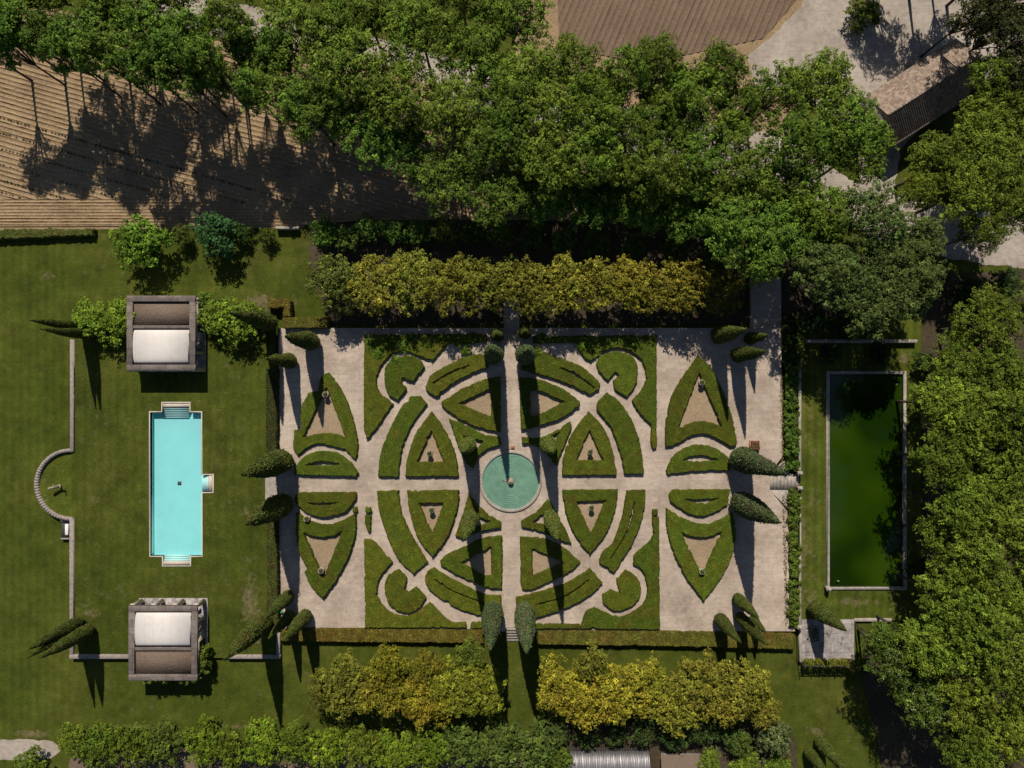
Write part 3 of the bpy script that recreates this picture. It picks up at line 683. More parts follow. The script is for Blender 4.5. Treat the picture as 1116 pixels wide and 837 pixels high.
CY_L = [ # px,py of the foot, height, radius, level, label
 (340,372.5,94,9.5,TG,'plump cypress at the top left corner of the gravel, leaning view to the left'),
 (316.5,393.5,80,7.5,TG,'narrow cypress on the left gravel edge, below the top left corner one'),
 (309,502,122,12.5,TG,'big dark cypress on the left end of the cross path, north side'),
 (309,549,113,12,TG,'big shaded cypress on the left end of the cross path, south side'),
 (315,649,84,6.5,TG,'slim cypress leaning over the west hedge at the lower left of the gravel'),
 (290,675,118,9.5,TP,'tallest cypress outside the lower left gravel corner, over the pool lawn wall'),
 (316,671,72,6,TG,'mostly shaded slim cypress between two sunlit ones at the lower left corner'),
 (334,670,82,7,TG,'sunlit slim cypress on the gravel at lower left, rightmost of its cluster'),
 (295,352,114,9,TP,'dark cypress spreading over the pale green tree near the north pavilion'),
 (92,357,90,5.5,TP,'upper of two shaded cypresses left of the north pavilion tree'),
 (98,365,84,5.5,TP,'lower of two shaded cypresses left of the north pavilion tree'),
 (86,677.5,84,6.5,TP,'upper of the cypress trio at the lower left wall corner'),
 (88,684,88,5,TP,'dark middle cypress of the trio at the lower left wall corner'),
 (97,686,84,7,TP,'lower of the cypress trio at the lower left wall corner'),
 (538,387,142,9.6,TG,'cypress seen from above left of the central path, north end'),
 (572,388,142,9.6,TG,'cypress seen from above right of the central path, north end'),
 (511,484,90,8.5,TG,'blunt cypress upper left of the fountain'),
 (597,484,90,8.5,TG,'blunt cypress upper right of the fountain'),
 (514,562,120,8.5,TG,'bushy cypress lower left of the fountain'),
 (600,562,122,8.0,TG,'bushy cypress lower right of the fountain'),
 (537.5,664,122,10.3,TG,'standing cypress left of the small stone steps at the south end'),
 (571.5,664,128,10.5,TG,'standing cypress right of the small stone steps at the south end'),
 (806,500,132,12.5,TG,'big cypress at the right end of the cross path, north side above the stairs'),
 (806,547,118,12,TG,'big cypress at the right end of the cross path, south side below the stairs'),
 (782,366,98,8.8,TG,'plump cypress in tree shade at the top right of the gravel'),
 (817,369,60,6,TG,'small slim cypress at the top right, outermost near the north path'),
 (803,387,92,7.8,TG,'cypress below the plump one at the top right of the gravel'),
 (804,652,68,6.2,TG,'topmost of the slim cypress cluster at the lower right of the gravel'),
 (784,674,76,6.4,TG,'leftmost of the slim cypress cluster at the lower right of the gravel'),
 (806,672,88,6.2,TG,'longest of the slim cypress cluster at the lower right of the gravel'),
 (821,676,42,5,TG,'shortest squat cypress tucked behind the lower right cluster'),
 (888,662,76,8.6,TE,'lone curved cypress on the lawn corner by the flagstone patio'),
 (893,807,90,6.5,0,'right one of two slim cypresses on the lawn at the bottom right'),
 (881,819,80,5.5,0,'left one of two slim cypresses on the lawn at the bottom right'),
 (542,365.5,34,6.8,TG,'small round topped conifer at the north end of the central path, left side'),
 (572,363,34,6.2,TG,'small round topped conifer at the north end of the central path, right side'),
]
for i, (px, py, h, R, z0, lab) in enumerate(CY_L):
    x, y = at(px, py, z0+4); d, td = CYP[(i*3) % 8]
    e = empty('cypress_tree', (x, y, z0), lab, 'cypress', CG, TR.uniform(0, 6.28)); e.scale = (R/10, R/10, h/100)
    f = bpy.data.objects.new('foliage', d); COL.objects.link(f); f.parent = e
    j = TR.uniform(.95, 1.3)*(1.4 if 16 <= i <= 19 else 1.0); f.color = (.062*j, .080*j, .016*j, 1) if i not in (20, 21, 22, 23, 14, 15) else (.068*j, .095*j, .036*j, 1)
    t = bpy.data.objects.new('trunk', td); COL.objects.link(t); t.parent = e

# ------------------------------------------------------------------ fountain, pots, planter
fx, fy = at(556.5, 524.6, TG+1.6)
e = empty('round_fountain', (fx, fy, TG), 'round stone fountain basin with rippled teal water at the garden centre', 'fountain')
MB().lathe([(30.2,-.3),(33.4,0),(33.6,1.3),(33.2,1.7),(30.9,1.75),(30.4,1.5),(30.2,-.3)], 72, cap=False).build('basin_rim', M_stone, e, smooth=False)
prof = [(30.3, 0)]; r = 30.2; rr_ = random.Random(5)
while r > .6: prof.append((r, .30+.13*math.cos(r*2*math.pi/2.3)+rr_.uniform(-.02, .02))); r -= .288
prof.append((0.0, .3))
wv = MB(); wv.lathe([(q, z+.12) for q, z in prof], 96, cap=False)
w = wv.build('water', M_fwater, e, smooth=True)
sc_ = MB().lathe([(3.6,-.5),(3.9,.2),(3.2,.9),(1.6,1.2),(1.3,3.6),(2.4,4.4),(2.9,4.9),(2.2,5.1),(.9,5.2),(.8,6.4),(0,6.9)], 20)
sc_.build('spout', M_statue, e, smooth=True)
MB().tube((-2.5,.3,0), (-8.2,.8,.9), .75, .5, 8).tube((-7.8,.8,.9), (-9.4,2.2,1.3), .6, .25, 6).tube((-7.6,.8,.8), (-8.6,-1.2,.6), .5, .2, 6).build('side_figure', M_statue, e)

bx_, by_ = at(558.8, 487.6, TG)
MB().box(bx_-2, by_-2, TG, bx_+2, by_+2, TG+1.1, bev=.25).box(bx_-1.2, by_-1.2, TG+1.1, bx_+1.2, by_+1.2, TG+1.35).build('drain_box', M_terra, None, (bx_, by_, TG))
tag(bpy.data.objects['drain_box'], 'small square reddish drain box on gravel above the fountain', 'drain cover')

URN = [(355.2,430,'upper left arrowhead'),(468.2,494,'upper left triangle'),(643,492.3,'upper right triangle'),(764.3,416.8,'upper right arrowhead'),
       (350.4,621.5,'lower left arrowhead'),(470.3,555.5,'lower left triangle'),(644.3,553,'lower right triangle'),(764.5,622.5,'lower right arrowhead'),(334.8,565,None)]
mu = MB().lathe([(2.0,0),(2.2,.4),(1.2,.9),(1.1,1.5),(2.2,2.4),(3.0,4.0),(3.25,4.6),(2.7,4.6),(2.5,4.2),(0,4.2)], 20)
urn_me = mu.build('urn', M_stone, smooth=True); ud = urn_me.data; bpy.data.objects.remove(urn_me)
ball, _ = crown_mesh('ball', 5, 2.6, 2.4, 8.6, 6, .6, 24, .8, 12, .6); bo = ball.build('ball', M_box); bd = bo.data; bpy.data.objects.remove(bo)
pl_me = MB().box(-2.4,-2.4,0,2.4,2.4,3.2,bev=.4).box(-1.8,-1.8,3.2,1.8,1.8,3.6).build('plinth', M_stone); pd_ = pl_me.data; bpy.data.objects.remove(pl_me)
for px, py, w_ in URN:
    x, y = at(px, py, TG+5)
    e = empty('garden_urn', (x, y, TG+.08 if w_ else TG), ('stone urn with clipped ball plant on sand inside the '+w_+' hedge') if w_ else 'stone urn with plant squeezed in the gap above the lower left arrowhead', 'urn', 'stone urns of the parterre')
    for nm, dd, z, c in (('plinth', pd_, 0, None), ('urn', ud, 3.6, None), ('topiary_ball', bd, 1.6, (.07,.09,.02,1))):
        o = bpy.data.objects.new(nm, dd); COL.objects.link(o); o.parent = e; o.location = (0, 0, z*U)
        if c: o.color = c
x, y = at(823, 485.5, TG+4)
e = empty('flower_planter', (x, y, TG), 'square reddish planter of low flowers near the right hand stairs', 'planter')
mp = MB()
for a in ((-5.3,-4.9,5.3,-4.1),(-5.3,4.1,5.3,4.9),(-5.3,-4.1,-4.5,4.1),(4.5,-4.1,5.3,4.1)): mp.box(a[0],a[1],0,a[2],a[3],3.8)
mp.build('box', M_terra, e); MB().box(-4.5,-4.1,0,4.5,4.1,3.2).build('soil', M_bed, e)
rng = np.random.default_rng(3); nn = 500; C = np.c_[rng.uniform(-4.3,4.3,nn), rng.uniform(-3.9,3.9,nn), rng.uniform(3.2,4.6,nn)]
fm = MB(); fm.add(*leaf_quads(C, rng.normal(size=(nn,3))*.5+np.array([0,0,1]), np.full(nn,.9), rng, rng.uniform(.6,1.4,nn)))
fo = fm.build('foliage', M_box, e); fo.color = (.06,.07,.02,1)
fm = MB(); fm.add(*leaf_quads(C[:110]+np.array([0,0,.3]), rng.normal(size=(110,3))*.3+np.array([0,0,1]), np.full(110,.9), rng, np.ones(110))); fm.build('flowers', M_flower, e)
x, y = at(306, 668, TG+3)
e = empty('hose_reel', (x, y, TG), 'small green hose reel on the gravel beside the lower left cypresses', 'hose reel')
MB().lathe([(1.7,0),(1.7,1.6),(1.2,1.8),(1.2,1.2),(.5,1.2),(.5,2.6),(0,2.6)], 16).build('reel', M_green, e); MB().box(-2,-.3,0,-1.75,.3,3).box(1.75,-.3,0,2,.3,3).box(-2,-.3,3,2,.3,3.2).build('frame', M_iron, e)

# ------------------------------------------------------------------ stairs
def steps(name, lab, x0, y0, x1, y1, n, za, zb, axis):
    """n steps going down from za to zb along the given direction"""
    m = MB()
    for i in range(n):
        z = za-(za-zb)*(i+.5)/n
        if axis == 'S':
            a = at(x0, y0+(y1-y0)*i/n, z); b = at(x1, y0+(y1-y0)*(i+1)/n, z)
        else:
            a = at(x0+(x1-x0)*i/n, y0, z); b = at(x0+(x1-x0)*(i+1)/n, y1, z)
        m.box(a[0], a[1], min(zb,0)-.1, b[0], b[1], z, .9+.1*(i % 2))
    c = at((x0+x1)/2, (y0+y1)/2, 0); o = m.build(name, M_stone, None, (c[0], c[1], 0)); tag(o, lab, 'stairs'); return o
steps('stone_steps', 'narrow stone steps down from the terrace between the two south cypresses', 552, 684.5, 569.5, 699, 5, TG, 0, 'S')
m = MB()
for i in range(8):     # straight flight, and splayed treads on its south side
    z = TG-.1-(TG-TE)*(i+.5)/8
    a = at(839+i*4.0, 516.5, z); b = at(839+(i+1)*4.0, 534, z); m.box(a[0], a[1], TE-.3, b[0], b[1], z)
    if i < 6:
        P = A([(839+i*4.0,534),(843+i*4.0,534),(860,534+(22-i*3.4)-3.4 if i < 5 else 536),(860,534+(22-i*3.4))], z); m.quadbox(P, TE-.3, z-.02)
        P = A([(839+i*4.0,516.5),(843+i*4.0,516.5),(860,516.5-(19-i*3.2)+3.2 if i < 5 else 515),(860,516.5-(19-i*3.2))], z); m.quadbox(P, TE-.3, z-.02)
c = at(852, 525, 0); o = m.build('garden_stairs', M_stone, None, (c[0], c[1], 0)); tag(o, 'fan shaped stone stairs down to the reservoir lawn at the right', 'stairs')
for px, py, lab in ((872.5,516,'small stone gate pier with round finial, north side of the fan stairs'),(872.5,532.5,'small stone gate pier with round finial, south side of the fan stairs'),
                    (872,684,'small stone pier with round finial on the wall end at the patio corner'),(903.5,642,'small stone pier with round finial at the reservoir lower left corner')):
    x, y = at(px, py, TE+8); e = empty('gate_pier', (x, y, TE), lab, 'pier', 'small stone piers with finials')
    MB().box(-2,-2,0,2,2,7,bev=.3).box(-2.4,-2.4,7,2.4,2.4,7.8,bev=.3).build('pillar', M_stone, e)
    MB().lathe([(1.0,7.8),(.7,8.3),(1.7,9.2),(1.9,10),(1.4,11),(0,11.6)], 14).build('finial', M_stone, e, smooth=True)

# ------------------------------------------------------------------ garden walls
def wall(name, lab, runs, z0, z1, material=None, w=None):
    m = MB(); rr = random.Random(lab)
    for (xa, ya, xb, yb) in runs:
        a = at(xa, ya, z1); b = at(xb, yb, z1)
        m.box(a[0], a[1], z0-.1, b[0], b[1], z1, bev=.3)
    c = at((runs[0][0]+runs[0][2])/2, (runs[0][1]+runs[0][3])/2, z1)
    return tag(m.build(name, material or M_wall, None, (c[0], c[1], z0)), lab, 'wall')
wall('garden_wall', 'long low stone wall left of the pool, from the cypress pair to the half round', [(76,370,80.2,491.5)], 0, 6.6)
wall('garden_wall', 'low stone wall left of the pool, from the half round down to the corner', [(75.5,565,79.8,713.5)], 0, 6.6)
wall('garden_wall', 'short stone wall running from the lower left corner to the south pavilion', [(75.3,713.6,140,718.2)], 0, 6.6)
wall('garden_wall', 'stone wall corner below the west hedge beside the tallest lower left cypress', [(247,714,305,718.2),(301,690,305,713.9)], 0, 6.6)
m = MB(); n = 40; ts = np.linspace(.0, math.pi, n)
for i in range(n-1):
    P = [(cxs-q*math.sin(t), cys+q*math.cos(t)) for q, t in ((35.2, ts[i]), (39.0, ts[i]), (39.0, ts[i+1]), (35.2, ts[i+1]))]
    m.quadbox(P, 0, 6.3)
m.quadbox([(cxs-.2,cys+35),(cxs+3,cys+35),(cxs+3,cys+39.2),(cxs-.2,cys+39.2)],0,6.3); m.quadbox([(cxs-.2,cys-35),(cxs+2,cys-35),(cxs+2,cys-39.2),(cxs-.2,cys-39.2)],0,6.3)
tag(m.build('curved_wall', M_wall, None, (cxs-37, cys, 0)), 'half round stone wall bulging left around the stump sculpture', 'wall')
x, y = at(64.5, 530, 6)
m = MB(); m.tube((0,-1,0),(0,.5,6.5),1.5,1.1,8).tube((0,.5,6),(-7.5,-1.5,8.2),1.2,1.5,8).tube((0,.5,6),(4.5,2.4,8.5),1.2,.8,8).tube((4,2.4,8.3),(5.2,-1.5,9),.9,.5,6).tube((-7.5,-1.5,8.2),(-8.4,-3.6,7),1.3,.7,6).tube((-2,.2,7),(-3,2.8,8.6),.9,.4,6)
tag(m.build('stump_sculpture', M_statue, None, (0,0,0)), 'branching pale stump sculpture on the half round lawn', 'sculpture').location = (x*U, y*U, 3.2*U)
x, y = at(71.5, 577.5, 4)
e = empty('garden_bench', (x, y, 0), 'dark niche bench with white seat slab behind the wall below the half round', 'bench')
MB().box(-5.3,-9,0,4.2,9,2.4).build('base', M_darkpaint, e); MB().box(-5.4,-10.6,0,4.0,-9.05,4.2).build('side_wall', M_wall, e); MB().box(-5.4,9.05,0,4.0,10.2,4.2).build('side_wall', M_wall, e)
MB().box(-1.3,-5.8,2.4,2.3,6.0,3.3,bev=.3).build('seat', M_white, e)

# ivy retaining wall between the gravel and the reservoir lawn
for lab, a, b in (('ivy topped retaining wall beside the gravel north of the fan stairs', (870.5,392), (873.5,513)), ('ivy topped retaining wall beside the gravel south of the fan stairs', (870.5,535), (873.5,686))):
    wall('retaining_wall', lab, [(a[0],a[1],b[0],b[1])], 0, TG+2, M_stone)
wall('boundary_wall', 'shaded low stone wall north of the green reservoir', [(880,370,1000,373.5)], 0, 9, M_stone)
wall('boundary_wall', 'short bright stone wall at the south lawn edge right of the patio', [(931.5,674,972,677.5)], 0, TE+1.2, M_stone)
wall('boundary_wall', 'narrow stone wall closing the left side of the flagstone patio', [(871.4,688,874,722)], 0, TE+4, M_stone)
wall('boundary_wall', 'low kerb wall on the left edge of the gravel below the north hedge', [(303.6,358,306,402)], TP, TG+1, M_stone)

# ------------------------------------------------------------------ ivy banks
def ivy(name, lab, segs, color, seed, z0, z1, dens=1.4, ls=2.0, cat='ivy', edge=2.5, group=None):
    """leafy bank over px rectangles; lumpy top"""
    rng = np.random.default_rng(seed); m = MB(); x_, y_ = 0, 0; tot = 0
    for (xa, ya, xb, yb) in segs:
        (x0, y0), (x1, y1) = at(xa, ya, (z0+z1)/2), at(xb, yb, (z0+z1)/2)
        x0, x1 = min(x0,x1), max(x0,x1); y0, y1 = min(y0,y1), max(y0,y1)
        npuff = int((x1-x0)*(y1-y0)/14)+3
        for k in range(npuff):
            c = np.array([rng.uniform(x0,x1), rng.uniform(y0,y1), rng.uniform((z0+z1)/2, z1)]); pr_ = rng.uniform(1.8, 3.6)
            nl = int(26*dens); e = rng.normal(size=(nl,3)); e[:,2] = np.abs(e[:,2])*.9; e /= np.linalg.norm(e,axis=1)[:,None]
            C = c+e*pr_*rng.uniform(.5,1.1,(nl,1)); C[:,2] = np.maximum(C[:,2], z0+.3)
            m.add(*leaf_quads(C, e+rng.normal(size=(nl,3))*.4+np.array([0,0,.4]), ls*rng.uniform(.6,1.2,nl), rng, rng.uniform(.6,1.4,nl)*rng.uniform(.8,1.2)))
        m.box(x0+edge*.4, y0+edge*.4, z0-.1, x1-edge*.4, y1-edge*.4, z0+(z1-z0)*.7, .5)
        x_, y_ = (x0+x1)/2, (y0+y1)/2
    o = m.build(name, M_leaf, None, (x_, y_, z0)); o.color = (*color, 1); return tag(o, lab, cat, group)
ivy('ivy_hedge', 'bright leafy ivy bank on the wall north of the fan stairs', [(855,398,869,450),(855,450,870,512)], (.075,.13,.018), 1, TE, 11)
ivy('ivy_hedge', 'dense clipped ivy bank on the wall south of the fan stairs', [(859,533,872,600),(859,600,871,640),(859,640,870,684)], (.085,.12,.016), 2, TE, 11)
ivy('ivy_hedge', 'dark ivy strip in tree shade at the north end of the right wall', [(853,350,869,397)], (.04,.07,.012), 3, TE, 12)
# dry edging between gravel and ivy
rng = np.random.default_rng(9); m = MB(); nn = 900
ys = rng.uniform(395, 682, nn); ys = ys[(ys < 508) | (ys > 540)]; xs_ = 851+ (ys-395)/290*6 + rng.normal(size=len(ys))*1.0
C = np.array([(*at(a, b, TG), TG+.3) for a, b in zip(xs_, ys)])
m.add(*leaf_quads(C, rng.normal(size=(len(C),3))*.5+np.array([0,0,1]), rng.uniform(.6,1.6,len(C)), rng, rng.uniform(.5,1.4,len(C))))
o = m.build('dry_leaf_litter', M_leaf); o.color = (.16,.12,.06,1); tag(o, kind='stuff')

# ------------------------------------------------------------------ swimming pool
e = empty('swimming_pool', (0, 0, 0), 'long turquoise swimming pool with stepped alcoves set in the lawn', 'swimming pool')
def ring(m, P, d0, d1, z0, z1):
    a = offset_loop(P, d0); b = offset_loop(P, d1); n = len(P)
    V = np.concatenate([np.c_[a, np.full(n, z1)], np.c_[b, np.full(n, z1)], np.c_[b, np.full(n, z0)], np.c_[a, np.full(n, z0)]]); F = []
    for i in range(n):
        k = (i+1) % n; F += [(i, n+i, n+k, k)[::-1], (n+i, 2*n+i, 2*n+k, n+k)[::-1], (3*n+i, i, k, 3*n+k)[::-1], (2*n+i, 3*n+i, 3*n+k, 2*n+k)[::-1]]
    m.add(V, F)
m = MB(); ring(m, poolL, -1.0, .15, TP-.3, TP+.25); m.build('coping', M_coping, e)
n = len(poolL); m = MB()
m.add([(x, y, TP-.1) for x, y in poolL]+[(x, y, -3) for x, y in poolL], [(i, (i+1) % n, n+(i+1) % n, n+i) for i in range(n)])
m.add([(x, y, -3) for x, y in poolL], tess([poolL])); m.build('basin', M_basin, e)
def pbox(x0, y0, x1, y1, z): 
    a = at(x0, y0, z); b = at(x1, y1, z); mm_ = MB(); mm_.box(a[0], a[1], -2.95, b[0], b[1], z); return mm_
pbox(177.4,440,206.2,444,TP-.6).build('step', M_plaster, e)
for i in range(5): pbox(177.8,444.1+i*2.3,206,446.3+i*2.3,TP-1.8-i*1.05).build('step', M_step, e)
pbox(178,611.8,207,616,TP-.6).build('step', M_plaster, e)
for i in range(3): pbox(178.4,609.6-i*2.4,206.8,611.7-i*2.4,TP-1.8-i*1.05).build('step', M_step, e)
pbox(227.4,518,231.6,536,TP-.6).build('step', M_plaster, e)
for i in range(3): pbox(225.0-i*2.4,518.5,227.2-i*2.4,535.8,TP-1.8-i*1.05).build('step', M_step, e)
x, y = at(195.7, 526.7, -3); MB().box(x-2,y-2,-3,x+2,y+2,-2.8).build('drain', M_darkpaint, e)
sh = [tuple(q) for q in offset_loop(poolL, .16)]
MB().add([(q[0], q[1], TP-1.1) for q in sh], tess([sh])).build('water', M_poolwater, e)

# ------------------------------------------------------------------ reservoir
e = empty('garden_reservoir', (0, 0, 0), 'large rectangular stone reservoir of dark green water beside the wood', 'reservoir')
m = MB(); ring(m, RES, -3.2, .1, TE-.3, TE+1.3); m.build('coping', M_stone, e)
m = MB(); n = 4
m.add([(x, y, TE) for x, y in RES]+[(x, y, -4) for x, y in RES], [(i, (i+1) % n, n+(i+1) % n, n+i) for i in range(n)]); m.build('basin', M_stone, e)
m = MB(); m.add([(x, y, TE-1.8) for x, y in RES], tess([RES])); m.build('water', M_algae, e)
for a_, b_ in (((912,633.5),(908,637)), ((975.5,420),(978,425))):
    x, y = at(*a_, TE-1); MB().tube((x,y,TE-2),(x+.6,y+.8,TE+1.2),.35,.3,6).lathe([(.9,0),(.9,.4),(0,.7)],10,(x+.6,y+.8,TE+1.1)).build('water_spout', M_stone, e)

# ------------------------------------------------------------------ patio trellis
e0 = at(874.5, 724, 14); e1 = at(930, 724, 14)
e = empty('garden_trellis', ((e0[0]+e1[0])/2, e0[1], 0), 'iron trellis railing with yellow green vine along the lower patio edge', 'trellis')
m = MB(); nx = 18; w_ = (e1[0]-e0[0])/2; xs_ = np.linspace(-w_, w_, nx)
for i, xx in enumerate(xs_):
    big_ = i % 4 == 0; m.tube((xx,0,0),(xx,0,23 if big_ else 19),.55 if big_ else .28,.45 if big_ else .22,6)
    if i % 4 == 0 and i+4 < nx+1:
        for k in range(8):
            a, b = math.pi*k/8, math.pi*(k+1)/8; L4 = (xs_[1]-xs_[0])*2
            m.tube((xx+L4-L4*math.cos(a),0,15+4*math.sin(a)),(xx+L4-L4*math.cos(b),0,15+4*math.sin(b)),.3,.3,5)
m.tube((-w_,0,6),(w_,0,6),.4,.4,6).tube((-w_,0,15),(w_,0,15),.4,.4,6).tube((-w_,0,19),(w_,0,19),.5,.5,6)
m.build('railing', M_iron, e)
for lab, seg, c, s_ in (('yellow green vine draped over the patio trellis', [(878,719,931,726)], (.13,.13,.015), 21), ('thin vine growing over the left patio paving', [(880,682,893,700)], (.07,.085,.02), 22)):
    rng = np.random.default_rng(s_); m = MB()
    (x0,y0),(x1,y1) = at(seg[0][0],seg[0][1],17 if s_==21 else 5), at(seg[0][2],seg[0][3],17 if s_==21 else 5)
    zz = (13, 20) if s_ == 21 else (3, 6)
    k = 1900 if s_ == 21 else 150
    C = np.c_[rng.uniform(x0,x1,k), rng.uniform(y1,y0,k), rng.uniform(*zz,k)]; C[:,2] -= np.abs(rng.normal(size=k))*1.0
    keep = (np.sin(C[:,0]*.5)+rng.random(k)*1.6) > .1; C = C[keep]; k = len(C)
    m.add(*leaf_quads(C, rng.normal(size=(k,3))*.5+np.array([0,0,1]), rng.uniform(1.0,2.0,k), rng, rng.uniform(.6,1.4,k)))
    if s_ == 22:
        for q in range(7): m.tube((x0+rng.uniform(0,3), y0-q*1.5, TE+.3), (x0+13, y0-q*2.4-3, TE+3), .25, .15, 5, .5)
    else: m.tube((x0, (y0+y1)/2, 0), (x0+2, (y0+y1)/2, 18), .6, .4, 6, .5)
    o = m.build('climbing_vine', M_leaf, None, ((x0+x1)/2, (y0+y1)/2, TE)); o.color = (*c, 1); tag(o, lab, 'vine')

# ------------------------------------------------------------------ pavilions
def pavilion(px, py, s_, lab, ivyf):
    """s_ = +1 when the open loggia looks south (north pavilion), -1 when it looks north"""
    H = 29.0; x, y = at(px, py, H); z0 = TP; hw, hd = 36.1, 39.4
    e = empty('garden_pavilion', (x, y, z0), lab, 'pavilion'); h = H-z0
    fr = -s_      # local y sign of the open front
    MB().box(-hw-.8, -hd-.8, -.2, hw+.8, hd+.8, 1.4).build('plinth', M_pave, e)
    mid = fr*6
    w = MB(); t = 3
    # closed rear rooms
    yb = -fr*hd; 
    w.box(-hw+2, yb+fr*2, 1.4, hw-2, yb+fr*(2+t), h-3.2)
    w.box(-hw+2.02, mid-t/2, 1.4, hw-2.02, mid+t/2, h-3.2)
    for sx in (-1, 1):
        a0, a1 = sx*(hw-2), sx*(hw-2-t)
        yy = sorted((yb+fr*(2+t), mid-fr*t/2)); w.box(a0, yy[0], 1.4, a1, yy[1], h-3.2)
    w.build('wall', M_plaster, e)
    # side screen: low wall plus opening in the front bay
    sc = MB()
    for sx in (-1, 1):
        yy = sorted((mid+fr*t/2, mid+fr*9)); MB().box(sx*(hw-2), yy[0], 1.4, sx*(hw-2-t), yy[1], h-3.2).build('side_screen', M_wall, e)
    for i in range(4):
        xx = -hw+2.6+(2*hw-5.2)*i/3
        MB().box(xx-2.4, fr*(hd-1.6)-2.4, 1.4, xx+2.4, fr*(hd-1.6)+2.4, 2.8).lathe([(2.5,2.8),(2.2,h-5),(2.6,h-4.4),(2.8,h-3.3)], 16, (xx, fr*(hd-1.6), 0)).box(xx-2.5, fr*(hd-1.6)-2.5, h-3.3, xx+2.5, fr*(hd-1.6)+2.5, h-3.2).build('column', M_plaster, e)
    for sx in (-1, 1):
        MB().lathe([(1.9,1.4),(1.75,h-5),(2.4,h-3.2)], 16, (sx*(hw-2.3), fr*20, 0)).build('column', M_plaster, e)
    # roof frame
    f = MB(); fw = 6.3; zb, zt = h-3.1, h
    f.box(-hw, -hd, zb, hw, -hd+fw, zt, bev=.35); f.box(-hw, hd-fw, zb, hw, hd, zt, bev=.35)
    f.box(-hw, -hd+fw+.02, zb, -hw+fw, hd-fw-.02, zt, bev=.35); f.box(hw-fw, -hd+fw+.02, zb, hw, hd-fw-.02, zt, bev=.35)
    f.build('roof_parapet', M_copa, e)
    dv = fr*-6.5
    MB().box(-hw+fw+.02, dv-1.6, zb, hw-fw-.02, dv+1.6, zt-.6, bev=.3).build('roof_divider', M_copa, e)
    ya, yb2 = sorted((dv+fr*1.65, fr*(hd-fw-.05))); 
    # barrel roof: axis along x, long white skin
    v = MB(); n = 14; yc = (ya+yb2)/2; ry = (yb2-ya)/2-1.3; L = hw-fw-1.3; V = []; F = []
    for i in range(n+1):
        a = math.pi*i/n
        yy_ = yc-ry*math.cos(a)*(1.0); zz_ = zb+.3+4.6*math.sin(a)**.8
        for xx in (-L, L): V.append((xx, yy_, zz_))
    for i in range(n): F.append((2*i, 2*i+1, 2*i+3, 2*i+2))
    F.append(tuple(2*i for i in range(n+1))); F.append(tuple(2*i+1 for i in range(n, -1, -1)))
    v.add(V, F); v.build('barrel_roof', M_vault, e, smooth=False)
    MB().box(-hw+fw+.02, ya, zb-.1, hw-fw-.02, yb2, zb+.25).build('roof_gutter', M_copa, e)
    yr = sorted((dv-fr*1.65, -fr*(hd-fw-.05)))
    MB().box(-hw+fw+.02, yr[0], zb-.1, hw-fw-.02, yr[1], zb+.35).build('gravel_roof', M_roofgrav, e)
    # table in the loggia
    tb = MB().lathe([(1.2,1.4),(.4,1.7),(.4,5.4),(3.4,5.5),(3.4,5.9),(0,5.9)], 18, (hw-9, fr*(hd-9), 0)).build('round_table', M_white, None, (0,0,0))
    tb.location = (x*U, y*U, z0*U); tag(tb, 'small round white table in the loggia of the '+('north' if s_ > 0 else 'south')+' pavilion', 'table')
    dr = MB().box(hw-2.0, mid-fr*8, 1.4, hw-1.7, mid-fr*15, 15); dr.build('door', M_door, e)
    return e, x, y, hw, hd, fr
pavilion(175.3, 363, 1, 'square north pavilion with white barrel roof above the pool', False)
eP, xP, yP, hwP, hdP, frP = pavilion(177.3, 701, -1, 'square south pavilion with white barrel roof and brown gravel roof below the pool', True)
rng = np.random.default_rng(31); m = MB()
for k in range(150):
    if k < 85: c = np.array([xP+hwP+rng.uniform(-2,6), yP+rng.uniform(-hdP+2, -8), TP+rng.uniform(2, 19)])
    else: c = np.array([xP+rng.uniform(-22, hwP), yP-hdP-rng.uniform(-1, 4), TP+rng.uniform(3, 23)])
    nl = 40; e_ = rng.normal(size=(nl,3)); e_ /= np.linalg.norm(e_,axis=1)[:,None]; C = c+e_*rng.uniform(.5,3,(nl,1))
    m.add(*leaf_quads(C, e_+np.array([0,0,.5]), rng.uniform(1.1,2.1,nl), rng, rng.uniform(.6,1.4,nl)))
m.tube((xP+hwP+1, yP-30, TP-1), (xP+hwP+1, yP-26, TP+20), .9, .4, 6, .4)
o = m.build('climbing_ivy', M_leaf, None, (xP+hwP, yP-30, TP)); o.color = (.10,.13,.018,1); tag(o, 'leafy climber on the right and lower walls of the south pavilion', 'climbing plant')

# ------------------------------------------------------------------ farm barn with clay tile roof
bx0, by0 = at(1017.5, 93.5, 45); e = empty('farm_barn', (bx0, by0, 0), 'long farm barn with weathered clay tile roof at the top right', 'barn', rz=math.atan2(53, 83))
L_, W_ = 56.0, 30.0
MB().box(-L_+3,-W_+3,0,L_-3,W_-3,31).build('wall', M_wall, e)
m = MB(); per = 2.5; nx = int(2*L_/per)*6; xs_ = np.linspace(-L_, L_, nx+1); ns = 15; rr_ = np.random.default_rng(4)
for sd in (-1, 1):
    V = []; T = []; ntile = int(2*L_/per)+1; tr_ = rr_.random((ns+1, ntile+1))
    for j in range(ns):
        for q in (0, .96):
            u = (j+q)/ns
            for i, xx in enumerate(xs_):
                z = 45-14*u-(0.0 if q == 0 else -.28)+.75*abs(math.sin(math.pi*xx/per))
                V.append((xx, sd*W_*u, z)); T.append(tr_[j, int((xx+L_)/per)])
    M_ = nx+1; F = []
    for j in range(2*ns-1):
        for i in range(nx): F.append((j*M_+i, j*M_+i+1, (j+1)*M_+i+1, (j+1)*M_+i) if sd < 0 else (j*M_+i, (j+1)*M_+i, (j+1)*M_+i+1, j*M_+i+1))
    m.add(V, F, np.array(T))
m.build('roof', M_tiles, e)
m = MB()
